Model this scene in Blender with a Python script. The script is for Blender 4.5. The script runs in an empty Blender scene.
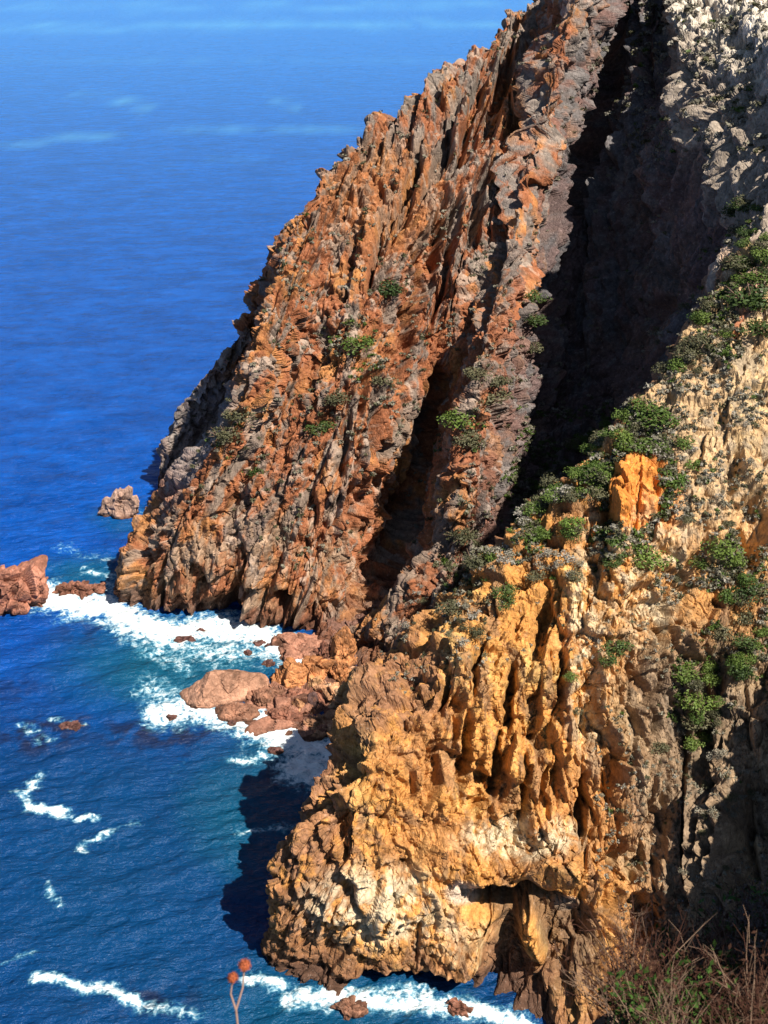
import bpy, math, random, os, time
Q = 1.0; T00 = time.time()
def tick(m): print('TICK', m, round(time.time()-T00, 1))
import numpy as np
from mathutils import Vector, Matrix

random.seed(7); RNG = np.random.default_rng(11)
H = 90.0; PITCH = math.radians(28); FPX = 1236.0
CP, SP = math.cos(PITCH), math.sin(PITCH)
scene = bpy.context.scene
col = scene.collection

# ------------------------------------------------------------------ camera maths
def ray(px, py):
    u = (px-384)/FPX; v = (512-py)/FPX
    return u, CP+v*SP, -SP+v*CP
def at_d(px, py, d):
    rx, ry, rz = ray(px, py); k = d/ry
    return (rx*k, d, H+rz*k)
def at_z(px, py, z):
    rx, ry, rz = ray(px, py); k = (z-H)/rz
    return (rx*k, ry*k, z)
def project(P):
    x, y, z = P[..., 0], P[..., 1], P[..., 2]-H
    f = y*CP-z*SP; u = y*SP+z*CP
    f = np.where(f < 0.1, 0.1, f)
    return 384+FPX*x/f, 512-FPX*u/f, f

# ------------------------------------------------------------------ noise
_perm = RNG.permutation(256).astype(np.int32); _perm = np.concatenate([_perm]*3)
_g = RNG.normal(size=(256, 3)).astype(np.float32); _g /= np.linalg.norm(_g, axis=1)[:, None]
_r = RNG.random((256, 4)).astype(np.float32)
_gx, _gy, _gz = [np.ascontiguousarray(np.concatenate([_g[:, i]]*3)) for i in range(3)]
_r0, _r1, _r2 = [np.ascontiguousarray(np.concatenate([_r[:, i]]*3)) for i in range(3)]
def _h(i, j, k):
    return _perm[(_perm[(_perm[i & 255]+j) & 255]+k) & 255]
def perlin(x, y, z=None):
    """gradient noise; 2-D when z is None"""
    f = lambda t: t*t*t*(t*(t*6-15)+10)
    x = np.asarray(x, np.float32); y = np.asarray(y, np.float32)
    x0 = np.floor(x); y0 = np.floor(y); xi = x0.astype(np.int32); yi = y0.astype(np.int32); xf = x-x0; yf = y-y0
    U, V = f(xf), f(yf)
    if z is None:
        out = 0
        for a in (0, 1):
            pa = _perm[(xi+a) & 255]
            for b in (0, 1):
                h = _perm[(pa+yi+b) & 255]
                out = out+(_gx[h]*(xf-a)+_gy[h]*(yf-b))*((U if a else 1-U)*(V if b else 1-V))
        return out*1.9
    z = np.asarray(z, np.float32); z0 = np.floor(z); zi = z0.astype(np.int32); zf = z-z0; W = f(zf)
    out = 0
    for a in (0, 1):
        pa = _perm[(xi+a) & 255]; xa = xf-a; ua = U if a else 1-U
        for b in (0, 1):
            pb = _perm[(pa+yi+b) & 255]; yb = yf-b; ub = ua*(V if b else 1-V)
            for c in (0, 1):
                h = _perm[(pb+zi+c) & 255]
                out = out+(_gx[h]*xa+_gy[h]*yb+_gz[h]*(zf-c))*(ub*(W if c else 1-W))
    return out*1.5
def fbm(x, y, z=None, o=4, g=.5):
    s = 0; a = 1; f = 1; n = 0
    for i in range(o):
        s = s+a*perlin(x*f+i*17.3, y*f+i*5.1, None if z is None else z*f); n += a; a *= g; f *= 2.03
    return s/n*1.4
def worley(x, y, z):
    x, y, z = [np.asarray(q, np.float32) for q in (x, y, z)]
    xi, yi, zi = [np.floor(q).astype(np.int32) for q in (x, y, z)]
    xf, yf, zf = x-xi, y-yi, z-zi
    F1 = np.full(x.shape, 9., np.float32); F2 = F1.copy(); hid = np.zeros(x.shape, np.int32)
    D = [np.zeros(x.shape, np.float32) for _ in range(3)]
    for a in (-1, 0, 1):
        pa = _perm[(xi+a) & 255]
        for b in (-1, 0, 1):
            pb = _perm[(pa+yi+b) & 255]
            for c in (-1, 0, 1):
                h = _perm[(pb+zi+c) & 255]
                dx = xf-(a+_r0[h]); dy = yf-(b+_r1[h]); dz = zf-(c+_r2[h])
                d = dx*dx+dy*dy+dz*dz
                m = d < F1
                np.minimum(F2, d, out=F2); np.copyto(F2, F1, where=m)
                np.copyto(F1, d, where=m); np.copyto(hid, h, where=m)
                for q, e in zip(D, (dx, dy, dz)): np.copyto(q, e, where=m)
    return np.sqrt(F1), np.sqrt(F2), hid, D
def blocks(P, size, stretch=(1, 1, .45), rot=0.35, lean=.25, seed=0.):
    """faceted, broken-rock relief: each cell is a tilted plane at its own height; about -1..1"""
    x, y, z = [P[..., i].astype(np.float32) for i in range(3)]
    c, s = math.cos(rot), math.sin(rot)
    xx = (x*c-y*s-lean*z)/size*stretch[0]+seed; yy = (x*s+y*c)/size*stretch[1]+seed*1.7; zz = z/size*stretch[2]+seed*.3
    w = .25
    xx = xx+w*perlin(xx*.9+9, yy*.9, zz*.9); zz = zz+w*perlin(xx*.9, yy*.9+31, zz*.9)
    F1, F2, hid, D = worley(xx, yy, zz)
    g = _g[hid]
    val = (_r[hid][..., 3]-.5)*1.2+(g[..., 0]*D[0]+g[..., 1]*D[1]+g[..., 2]*D[2])*1.1
    edge = np.clip((F2-F1)/.18, 0, 1)
    return val-.35*(1-edge), _r[(hid*7+3) & 255][..., 0]
def saw(S, T, lam, tl, seed, steep=.16):
    """ribs with one steep side; strength fades in and out along the rib"""
    ph = S/lam+.55*perlin(S/lam/3+seed, T/tl)+.25*perlin(S/lam+seed, T/tl*2.3+7)
    k = np.floor(ph); f = ph-k
    r = _r0[(_perm[k.astype(np.int32) & 255])]
    pr = np.where(f < steep, f/steep, 1-(f-steep)/(1-steep))
    a = np.clip(.35+1.5*perlin(k*7.31+seed, T/tl*1.4+r*40), 0, 1.3)
    return (pr-.5)*a*(.5+r)
def sm(a, b, x):
    t = np.clip((x-a)/(b-a), 0, 1); return t*t*(3-2*t)

# ------------------------------------------------------------------ nets
def catmull(A, n_list):
    """A: (n, m, 3) -> interpolate along axis 0, n_list samples per interval"""
    n = A.shape[0]; out = []; T = []
    for i in range(n-1):
        p1, p2 = A[i], A[i+1]
        p0 = A[i-1] if i > 0 else 2*p1-p2
        p3 = A[i+2] if i+2 < n else 2*p2-p1
        k = n_list[i]; t = (np.arange(k)/k)[:, None, None]
        ts = .5
        m1 = (p2-p0)*ts; m2 = (p3-p1)*ts
        L = np.linalg.norm(p2-p1, axis=-1, keepdims=True)
        for m in (m1, m2):                      # keep tangents short of overshooting
            l = np.linalg.norm(m, axis=-1, keepdims=True)+1e-9
            m *= np.minimum(1, 1.3*L/l)
        h = ((2*t**3-3*t**2+1)*p1+(t**3-2*t**2+t)*m1+(-2*t**3+3*t**2)*p2+(t**3-t**2)*m2)
        out.append(h); T.append(i+t[:, 0, 0])
    out.append(A[-1:]); T.append(np.array([n-1.]))
    return np.concatenate(out), np.concatenate(T)
def dense(N, step, cw=None, rw=None):
    """N (cols, rows, 3) -> dense grid, with metric s (across) and t (along)"""
    dl = np.linalg.norm(np.diff(N, axis=0), axis=-1)
    step = step*Q; cw = cw or {}; rw = rw or {}
    nl = [max(2, int(np.percentile(r, 70)/step/cw.get(i, 1))) for i, r in enumerate(dl)]
    A, u = catmull(N, nl)
    B = A.transpose(1, 0, 2)
    dl2 = np.linalg.norm(np.diff(N, axis=1), axis=-1)
    nl2 = [max(2, int(np.percentile(c, 70)/step/rw.get(i, 1))) for i, c in enumerate(dl2.T)]
    B, v = catmull(B, nl2)
    G = B.transpose(1, 0, 2).astype(np.float64)
    s = np.concatenate([[0], np.cumsum(np.median(np.linalg.norm(np.diff(G, axis=0), axis=-1), axis=1))])
    t = np.concatenate([[0], np.cumsum(np.median(np.linalg.norm(np.diff(G, axis=1), axis=-1), axis=0))])
    return G, u, v, s, t
def normals(G):
    du = np.gradient(G, axis=0); dv = np.gradient(G, axis=1)
    n = np.cross(du, dv); n /= np.linalg.norm(n, axis=-1, keepdims=True)+1e-12
    return n

def soft(A, k, reps=2):
    """box blur of a field along both grid axes, twice"""
    for _ in range(reps):
        for ax_ in (0, 1):
            A = np.moveaxis(A, ax_, 0); n = A.shape[0]
            P_ = np.concatenate([A[:1]]*k+[A]+[A[-1:]]*k); c_ = np.cumsum(np.concatenate([P_[:1]*0, P_]), axis=0)
            A = np.moveaxis((c_[2*k+1:]-c_[:-2*k-1])/(2*k+1), 0, ax_)
    return A
def soft_n(A, k):
    A = soft(A, max(1, int(k/Q))); return A/(np.linalg.norm(A, axis=-1, keepdims=True)+1e-9)

def grid_mesh(name, G, attrs=None, mat=None, smooth=True):
    n, m = G.shape[:2]
    me = bpy.data.meshes.new(name)
    me.vertices.add(n*m); me.vertices.foreach_set('co', G.reshape(-1).astype(np.float32))
    idx = np.arange(n*m, dtype=np.int32).reshape(n, m)
    q = np.stack([idx[:-1, :-1], idx[1:, :-1], idx[1:, 1:], idx[:-1, 1:]], -1).reshape(-1)
    nf = (n-1)*(m-1)
    me.loops.add(nf*4); me.loops.foreach_set('vertex_index', q)
    me.polygons.add(nf); me.polygons.foreach_set('loop_start', np.arange(0, nf*4, 4, dtype=np.int32))
    me.polygons.foreach_set('use_smooth', np.full(nf, smooth))
    me.update(calc_edges=True)
    for k, a in (attrs or {}).items():
        if a.ndim == 3:
            at = me.attributes.new(k, 'FLOAT_COLOR', 'POINT')
            c4 = np.concatenate([a.reshape(-1, 3), np.ones((n*m, 1))], 1).astype(np.float32)
            at.data.foreach_set('color', c4.reshape(-1))
        else:
            at = me.attributes.new(k, 'FLOAT', 'POINT'); at.data.foreach_set('value', a.reshape(-1).astype(np.float32))
    o = bpy.data.objects.new(name, me); col.objects.link(o)
    if mat: me.materials.append(mat)
    return o
def poly_mesh(name, V, F, mat=None, smooth=False, link=True, parent=None, mats=None, mi=None):
    me = bpy.data.meshes.new(name); me.from_pydata([tuple(v) for v in V], [], [tuple(f) for f in F])
    if mats:
        for m in mats: me.materials.append(m)
    elif mat: me.materials.append(mat)
    if mi is not None: me.polygons.foreach_set('material_index', np.array(mi, dtype=np.int32))
    me.polygons.foreach_set('use_smooth', np.full(len(me.polygons), smooth)); me.update()
    o = bpy.data.objects.new(name, me)
    if link: col.objects.link(o)
    if parent: o.parent = parent
    return o
def tag(o, label=None, cat=None, group=None, kind=None):
    if label: o['label'] = label
    if cat: o['category'] = cat
    if group: o['group'] = group
    if kind: o['kind'] = kind
    return o

# ------------------------------------------------------------------ materials
def mat_new(name):
    m = bpy.data.materials.new(name); m.use_nodes = True
    nt = m.node_tree; nt.nodes.clear()
    out = nt.nodes.new('ShaderNodeOutputMaterial'); b = nt.nodes.new('ShaderNodeBsdfPrincipled')
    nt.links.new(b.outputs[0], out.inputs[0])
    return m, nt, b
def N(nt, t, **kw):
    n = nt.nodes.new(t)
    for k, v in kw.items():
        if k in n.inputs.keys(): n.inputs[k].default_value = v
        else: setattr(n, k, v)
    return n
def rock_material():
    m, nt, b = mat_new('rock')
    a = N(nt, 'ShaderNodeAttribute', attribute_name='tint')
    g = N(nt, 'ShaderNodeNewGeometry')
    n1 = N(nt, 'ShaderNodeTexNoise', Scale=1.6, Detail=8, Roughness=.7); nt.links.new(g.outputs['Position'], n1.inputs['Vector'])
    r = N(nt, 'ShaderNodeMapRange'); r.inputs[1].default_value = .3; r.inputs[2].default_value = .7; r.inputs[3].default_value = .55; r.inputs[4].default_value = 1.4
    nt.links.new(n1.outputs[0], r.inputs[0])
    mx = N(nt, 'ShaderNodeMix', data_type='RGBA', blend_type='MULTIPLY'); mx.inputs[0].default_value = 1
    nt.links.new(a.outputs['Color'], mx.inputs[6]); nt.links.new(r.outputs[0], mx.inputs[7])
    sp = N(nt, 'ShaderNodeTexNoise', Scale=3.2, Detail=5, Roughness=.75); nt.links.new(g.outputs['Position'], sp.inputs['Vector'])
    s1 = N(nt, 'ShaderNodeMapRange'); s1.inputs[1].default_value = .58; s1.inputs[2].default_value = .72; s1.inputs[4].default_value = .5; nt.links.new(sp.outputs[0], s1.inputs[0])
    m2 = N(nt, 'ShaderNodeMix', data_type='RGBA'); nt.links.new(s1.outputs[0], m2.inputs[0]); nt.links.new(mx.outputs[2], m2.inputs[6]); m2.inputs[7].default_value = (.5, .42, .34, 1)
    s2 = N(nt, 'ShaderNodeMapRange'); s2.inputs[1].default_value = .42; s2.inputs[2].default_value = .30; s2.inputs[4].default_value = .6; nt.links.new(sp.outputs[0], s2.inputs[0])
    m3 = N(nt, 'ShaderNodeMix', data_type='RGBA'); nt.links.new(s2.outputs[0], m3.inputs[0]); nt.links.new(m2.outputs[2], m3.inputs[6]); m3.inputs[7].default_value = (.09, .065, .05, 1)
    nt.links.new(m3.outputs[2], b.inputs['Base Color'])
    b.inputs['Roughness'].default_value = .95; b.inputs['Specular IOR Level'].default_value = .12
    mp = N(nt, 'ShaderNodeMapping'); mp.inputs['Scale'].default_value = (1, 1, .5); nt.links.new(g.outputs['Position'], mp.inputs[0])
    n2 = N(nt, 'ShaderNodeTexNoise', Scale=2.4, Detail=9, Roughness=.75); nt.links.new(mp.outputs[0], n2.inputs['Vector'])
    v = N(nt, 'ShaderNodeTexVoronoi', Scale=1.9, feature='DISTANCE_TO_EDGE'); nt.links.new(mp.outputs[0], v.inputs['Vector'])
    vr = N(nt, 'ShaderNodeMapRange'); vr.inputs[2].default_value = .12; vr.inputs[4].default_value = .35; nt.links.new(v.outputs[0], vr.inputs[0])
    ad = N(nt, 'ShaderNodeMath', operation='ADD'); nt.links.new(n2.outputs[0], ad.inputs[0]); nt.links.new(vr.outputs[0], ad.inputs[1])
    bp = N(nt, 'ShaderNodeBump', Strength=.6, Distance=.3); nt.links.new(ad.outputs[0], bp.inputs['Height'])
    nt.links.new(bp.outputs[0], b.inputs['Normal'])
    return m
ROCK = rock_material()

def lin(r, g, b):
    f = lambda c: (c/255/12.92 if c/255 <= .04045 else ((c/255+.055)/1.055)**2.4)
    return np.array([f(r), f(g), f(b)])

# ------------------------------------------------------------------ FAR HEADLAND
zc = lambda *a: [at_z(*p) for p in a]
dc = lambda *a: [at_d(*p) for p in a]
C1 = [at_z(150, 502, -3)]+dc((157, 466, 177), (168, 430, 178), (190, 392, 176), (235, 345, 173), (262, 285, 171), (288, 222, 171))
C2 = [at_z(170, 515, -3)]+dc((184, 490, 176), (206, 448, 177), (232, 408, 177), (251, 362, 176), (273, 295, 174), (291, 226, 171))
C3 = zc((113, 603, -3), (120, 562, 5), (148, 525, 11), (185, 475, 18.5), (228, 403, 28), (258, 330, 36.5), (297, 222, 46.5))
C4 = zc((150, 626, -3), (155, 585, 5), (168, 540, 12), (205, 480, 20.5), (255, 395, 31), (285, 310, 38.5), (318, 188, 49.5))
C5 = zc((205, 626, -3), (210, 580, 6), (225, 530, 13), (262, 450, 22), (300, 360, 32), (325, 265, 42), (348, 153, 53))
C6 = zc((270, 640, -3), (275, 590, 6), (290, 530, 13.5), (320, 440, 24), (355, 340, 35), (385, 225, 46), (402, 110, 57))
C7 = zc((304, 648, -3), (313, 600, 5), (343, 530, 13), (385, 430, 24.5), (420, 320, 35), (445, 200, 48), (478, 50, 64))
C8 = zc((330, 664, -1), (354, 612, 3.5), (392, 535, 8.5), (430, 440, 18), (464, 330, 34), (500, 190, 48.7), (545, -8, 71))
C9 = zc((392, 680, -1), (425, 600, 10), (452, 540, 16), (470, 450, 26), (494, 330, 37), (532, 180, 51), (590, -40, 77))
C10 = [(17, 108, 0), (18, 122, 3), (19, 132, 6), (20.5, 145, 12), (23, 162, 21), (30, 190, 46), (43, 235, 73)]
C11 = [(24, 106, 5), (26.5, 122, 8), (29.5, 132, 12), (33, 145, 18), (34.5, 162, 28), (37.5, 190, 55), (47, 235, 77)]
C12 = [(29, 116, 37), (33.5, 124, 44), (37.5, 133, 51), (41.5, 145, 58.5), (40.8, 162, 63.5), (42, 190, 67.5), (51, 235, 81)]
C11b = [(a_[0]-.9, a_[1]-.3, a_[2]-7) for a_ in C12]
C13 = [(43, 118, 46), (50, 128, 59), (54, 140, 70), (56, 154, 77), (58, 174, 75), (59, 202, 75), (66, 242, 88)]  # unseen peaks outside the view, raised to shade the rim and gully
C14 = [(70, 118, 50), (76, 128, 58), (84, 140, 66), (90, 155, 75), (94, 176, 82), (95, 205, 88), (98, 245, 98)]
C15 = [(120, 110, 60), (126, 125, 70), (132, 140, 80), (138, 156, 88), (142, 178, 94), (145, 208, 98), (148, 248, 104)]
cols = [C1, C2, C3, C4, C5, C6, C7, C8, C9, C10, C11, C11b, C12, C13, C14, C15]
for i, c in enumerate(cols):
    x, y, z = c[-1]
    if i < 7: c += [(x+3, y+5, z-2), (x+9, y+16, z-18), (x+14, y+30, -4)]
    else:
        w = min(1, (i-7)/3)  # the land goes on behind the gully only
        c += [(x+3, y+14, z+3*w-1*(1-w)), (x+8, y+40, z+6*w-20*(1-w)), (x+14, y+90, (z-5)*w-4*(1-w))]
p = [list(q) for q in C1]
C0 = [(q[0]+6, q[1]+10, q[2]-2-.35*q[2]) for q in C1]
Cm = [(q[0]+16, q[1]+24, -4) for q in C1]
NET = np.array([Cm, C0]+cols, dtype=float)
G, u, v, s, t = dense(NET, .19, {0: 3, 16: 3, 15: 2}, {7: 2, 8: 3, 6: 1, 9: 6}); tick('far %s' % (G.shape,))
PX, PY, PD = project(G)
Nn = normals(G)
if np.median(Nn[..., 2]) < 0: Nn = -Nn
Nn = soft_n(Nn, 5)
S2, T2 = np.meshgrid(s, t, indexing='ij')
wob = 1.6*perlin(S2/11, T2/14)+.5*perlin(S2/4+5, T2/6)
Sw = S2+wob
def flute(sc, st, seed, sharp=1):
    n = perlin(Sw/sc+seed, T2/st+seed*.7)
    return np.abs(n)*2-.6, n
a1, _ = flute(8.5, 46, 3.1); a2, _ = flute(3.6, 21, 8.7); a3, _ = flute(1.5, 9, 1.9)
U2, V2 = np.meshgrid(u, v, indexing='ij')
up = sm(0, 18, G[..., 2])                                   # fluting fades at the wave-cut foot
left = sm(420, 300, PX)
hi_ = sm(330, 450, PX+.35*(PY-200)*-1)*sm(560, 380, PY)
disp = a1*1.0*up*(1-.55*left)+a2*.35*(.35+.65*up)*(1-.35*left)
disp += (4.3*saw(S2+.5*wob, T2, 5.4, 17, 3.3)+1.3*saw(S2+.5*wob, T2, 2.6, 9, 8.8))*(.35+.75*hi_)*(1-.6*np.exp(-((U2-9.6)/.9)**2))*(1-.7*sm(12.6, 13.4, U2))
bc, hc = blocks(G, 2.6, stretch=(1, 1, .28), seed=15.3, lean=.3); bd, hd_ = blocks(G, 1.1, stretch=(1, 1, .3), seed=19.3, lean=.3)
disp += bc*.75+bd*.4
amp = 1.0+.5*fbm(G[..., 0]/18, G[..., 1]/18, G[..., 2]/18, o=2)
b1, h1 = blocks(G, 4.2, seed=1.3); b2, h2 = blocks(G, 1.7, seed=5.1); b3, h3 = blocks(G, .75, seed=9.7)
disp = soft(disp+amp*b1*.75, 1, 1)+amp*(b2*.44+b3*.31)
disp += 1.0*fbm(G[..., 0]/9, G[..., 1]/9, G[..., 2]/9, o=3)
def dents(L, PX, PY, rot0=0):
    out = 0
    for (cx, cy, rx, ry, ang, am) in L:
        c, q = math.cos(math.radians(ang)), math.sin(math.radians(ang))
        dx, dy = PX-cx, PY-cy
        a = (dx*c+dy*q)/rx; b = (-dx*q+dy*c)/ry
        out = out+am*np.exp(-(a*a+b*b)**(2.5 if am < 0 else 1.3))
    return out
# clefts and ribs of the far headland: centre, half width, half height, lean (deg), depth
FD = [(572, 80, 9, 60, 18, -5), (560, 210, 8, 60, 12, -5), (592, 150, 9, 60, 12, -5.5), (612, 60, 9, 60, 14, -5.5), (545, 320, 8, 45, 8, -4), (436, 245, 7, 50, 12, -3.6), (470, 120, 6, 50, 16, -3.2), (500, 90, 6, 50, 16, -3.4), (410, 190, 6, 45, 14, -3), (375, 260, 5, 40, 12, -2.6),
      (456, 215, 5, 40, 8, -2.2), (478, 205, 7, 50, 10, -3.4), (503, 235, 7, 45, 12, -3.2), (535, 165, 7, 50, 12, -3.6),
      (525, 300, 5, 50, 5, -2), (382, 470, 5, 40, 8, -2), (375, 430, 6, 35, 8, -2), (372, 580, 18, 40, 22, -2.2), (402, 520, 14, 45, 18, -2.5), (520, 120, 6, 45, 14, -2.4), (490, 280, 6, 50, 8, -2.4), (415, 290, 5, 40, 10, -2.2), (366, 380, 5, 35, 10, -1.8), (450, 130, 5, 40, 20, -1.8), (345, 440, 6, 40, 6, -2),
      (362, 505, 6, 30, 5, -1.8), (236, 612, 13, 14, 0, -2.5), (282, 604, 7, 12, 0, -2.5), (300, 615, 6, 10, 0, 1.6),
      (160, 590, 5, 30, 0, -1.6), (430, 420, 9, 50, 14, -2.4), (408, 360, 5, 50, 10, -2), (350, 270, 5, 40, 12, -1.5),
      (320, 350, 5, 40, 12, -1.4), (300, 240, 6, 30, 20, -1.4), (255, 600, 10, 25, 0, 1.6)]
vis = (U2 > 2)
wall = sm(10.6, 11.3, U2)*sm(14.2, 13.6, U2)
disp = disp*(1-.05*wall)+wall*(soft(blocks(G, 3.6, stretch=(1, 1, .4), seed=61.3, lean=.5)[0], 1, 1)*.9+1.2*perlin(S2/3, T2/12+5))*(1-.1*sm(13.0, 13.6, U2))*(1-.75*np.exp(-((U2-4.2)/.8)**2)*sm(2.5, 4, V2))*(1-.72*np.exp(-((V2-6)/.4)**2))
disp += dents(FD, PX+5*perlin(S2/2.5, T2/4), PY)*vis*np.where(True, 1.25, 1)
G = G+Nn*disp[..., None]
rimw = np.exp(-((U2-13.1)/.6)**2)
G[..., 2] += rimw*(2.6*perlin(T2/7, T2*0+3.3)+1.6*perlin(T2/2.6, T2*0+8.3)+.5)
G[..., 0] += rimw*(2.2*perlin(T2/9, T2*0+1.3)+1.3*perlin(T2/3.2, T2*0+5.3))
FAR = G; PXf, PYf, PDf = project(G)
# colour of the rock itself, plus shade painted on the gully wall
def mixc(c, w, k): return c*(1-w[..., None])+np.array(k)*w[..., None]
red = np.array([.40, .145, .065]); orange = np.array([.58, .25, .085]); grey = np.array([.27, .22, .18]); pale = np.array([.80, .70, .56]); dark = np.array([.15, .09, .065]); umber = np.array([.24, .11, .06])
def blob(PX, PY, cx, cy, rx, ry, e=.35): 
    d = np.sqrt(((PX-cx)/rx)**2+((PY-cy)/ry)**2); return sm(1+e, 1-e, d)
nz = fbm(G[..., 0]/6, G[..., 1]/6, G[..., 2]/9, o=5, g=.6)
nz2 = fbm(G[..., 0]/2.2+40, G[..., 1]/2.2, G[..., 2]/3, o=4, g=.65)
nz3 = fbm(Sw/2.6, T2/14, o=4, g=.6)
c = np.broadcast_to(red, G.shape).copy()
c = mixc(c, sm(-.1, .45, nz+.3*nz3), orange)
c = mixc(c, .85*sm(-.05, .3, nz2+.5*nz3-.1), umber)
c = mixc(c, .8*sm(.0, .32, nz3+.4*nz2), grey)
c = mixc(c, .8*sm(.62, .9, h2+.25*nz2)*(h3 > .45), np.array([.45, .33, .25]))
gz = np.clip(blob(PXf, PYf, 470, 130, 120, 150, .5)+blob(PXf, PYf, 610, 60, 60, 120, .5), 0, 1)*.6                        # greyer upper flank
c = mixc(c, gz*sm(-.25, .25, nz2+nz3*.6), np.array([.30, .25, .21]))
gr = np.clip(blob(PXf, PYf, 740, 60, 130, 190, .5)+sm(640, 720, PXf)*sm(260, 60, PYf), 0, 1)*sm(12.7, 13.3, U2)
c = mixc(c, gr*.9, pale)
c = mixc(c, gr*sm(-.15, .2, nz2-.05)*.85, np.array([.30, .26, .21]))
c = mixc(c, gr*.9*sm(-15, 80, PYf-.6*(PXf-700)+60*nz), np.array([.30, .235, .18]))
c = mixc(c, .75*sm(9.8, 10.8, U2)*sm(13.2, 12.8, U2), np.array([.115, .118, .132]))  # gully wall tinted dark blue-grey: its shade is painted in
lg = blob(PXf, PYf, 195, 430, 50, 70)*(U2 < 4.5)
c = mixc(c, lg*.8, np.array([.30, .26, .24]))
foot = blob(PXf, PYf, 250, 570, 150, 60, .5)
c = mixc(c, foot*.55*sm(-.2, .3, nz2), np.array([.50, .30, .17]))
c = mixc(c, blob(PXf, PYf, 510, 110, 14, 30)*.6, orange)
c = mixc(c, blob(PXf, PYf, 385, 200, 60, 60, .5)*.35, orange)
c = mixc(c, .8*sm(5.0, .8, G[..., 2]+1.2*nz2), np.array([.16, .075, .05]))   # tidal band
c = c*(1+.28*(h3-.5))[..., None]*(1+.2*(h2-.5))[..., None]
c = c*np.where((U2 < 13)[..., None], .8, 1)
c = np.clip(c, .02, .9)
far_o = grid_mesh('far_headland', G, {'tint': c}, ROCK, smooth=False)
tag(far_o, kind='structure')

# ------------------------------------------------------------------ NEAR CLIFF
def K(crest, *rest): return crest, rest
# rows: crest, 6 face points; (px,py,d)
KC = [
 [(281, 880, 82.6), (280, 895, 82.4), (278, 912, 82.3), (276, 930, 82.2), (273, 948, 82), (270, 964, 82), (270, 985, 81)],
 [(298, 822, 85.5), (298, 850, 82.5), (298, 878, 81.5), (300, 905, 81), (302, 932, 80.5), (302, 958, 80), (302, 1000, 79)],
 [(343, 752, 90.5), (345, 795, 84), (346, 832, 82), (347, 870, 80.5), (348, 908, 79.5), (350, 945, 79), (350, 1005, 78)],
 [(352, 695, 95.5), (372, 752, 86), (385, 802, 83), (392, 852, 81), (396, 902, 79.6), (398, 945, 79), (400, 1005, 78)],
 [(402, 636, 101.5), (420, 700, 90), (430, 762, 86), (436, 822, 83), (440, 880, 81), (444, 935, 79.5), (450, 1010, 78)],
 [(450, 592, 103), (465, 655, 93), (475, 725, 88.5), (480, 798, 85), (485, 865, 82), (490, 935, 79.6), (500, 1025, 77)],
 [(500, 548, 103), (515, 615, 96), (525, 695, 90), (530, 775, 86), (535, 850, 83), (545, 940, 77.5), (555, 1060, 73)],
 [(562, 480, 109), (572, 555, 100), (580, 645, 93), (583, 735, 88), (586, 825, 84), (592, 925, 78), (602, 1100, 70)],
 [(640, 398, 116), (640, 490, 105), (640, 590, 97), (636, 690, 91), (633, 790, 86), (634, 890, 81), (645, 1040, 74)],
 [(700, 308, 124), (700, 420, 112), (700, 530, 102), (695, 650, 95), (686, 770, 88), (682, 880, 81), (685, 1040, 72)],
 [(768, 225, 131), (765, 340, 118), (760, 470, 107), (752, 600, 98), (740, 730, 89), (728, 860, 80), (725, 1040, 69)],
 [(850, 140, 140), (845, 270, 124), (840, 410, 111), (830, 550, 100), (815, 700, 89), (800, 850, 78), (790, 1040, 66)],
 [(66, 148, 64), (60, 130, 57), (55, 112, 51), (51, 96, 46), (47, 81, 42), (43, 67, 38), (37, 52, 20)],  # unseen spur right of the frame, added to shade the cliff foot
 [(110, 150, 80), (105, 128, 76), (100, 106, 70), (92, 86, 64), (82, 66, 58), (72, 50, 52), (60, 36, 40)]]
net = []
for i, k in enumerate(KC):
    f = [at_d(*q) for q in k] if i < 12 else list(k); f[-1] = at_z(k[-1][0], k[-1][1]+14, -3) if i < 8 else f[-1]
    x, y, z = f[0]
    w = min(1, i/3)
    zb = max(z, 3)
    back = [(x+.5+2*(1-w), y+14, -4), (x+.3*w+1*(1-w), y+9, z-.8*(z+3)), (x, y+4.5, z*.62), (x-.2, y+1.6, z-1.2)]
    if i >= 8: back = [(x+2, y+22, z-26), (x+1, y+13, z-16), (x, y+6, z-7), (x, y+2, z-1)]
    net.append(back+f)
n0 = [(q[0]+3.0, q[1]+5, min(q[2], z0)) for q, z0 in zip(net[0], [-4, -2, 3, 6, 7, 6, 4.5, 3, 1.5, 0, -3])]
net = [n0]+net
NET2 = np.array(net, dtype=float)
G, u, v, s, t = dense(NET2, .125, {13: 5, 12: 2, 0: 2}, {0: 4, 1: 3, 2: 1.5}); tick('near %s' % (G.shape,))
PX, PY, PD = project(G)
Nn = normals(G)
if np.median(Nn[..., 2]) < 0: Nn = -Nn
Nn = soft_n(Nn, 5)
S2, T2 = np.meshgrid(s, t, indexing='ij'); U2, V2 = np.meshgrid(u, v, indexing='ij')
wob = 1.2*perlin(S2/8, T2/9+3)+.4*perlin(S2/2.5+5, T2/4)
Sw = S2+wob-.12*T2
a1, _ = flute(6.2, 22, 13.1); a2, _ = flute(2.5, 13, 28.7); a3, _ = flute(1.05, 6, 41.9)
lowc = sm(330, 200, PX)+0*PX
cliffy = np.clip(sm(560, 680, PY+.45*(PX-560)*-1+0*PX)+sm(460, 400, PX), .25, 1)*sm(900, 620, PX)+.25
lowf = 1-.8*sm(835, 875, PY+10*a1)*sm(620, 560, PX)
strat = .45*perlin(G[..., 2]/.9+.25*G[..., 0]/.9, G[..., 0]/7)*(1-lowf)
disp = (a1*.7*cliffy)*lowf+strat+(1-lowf)*.8
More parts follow.
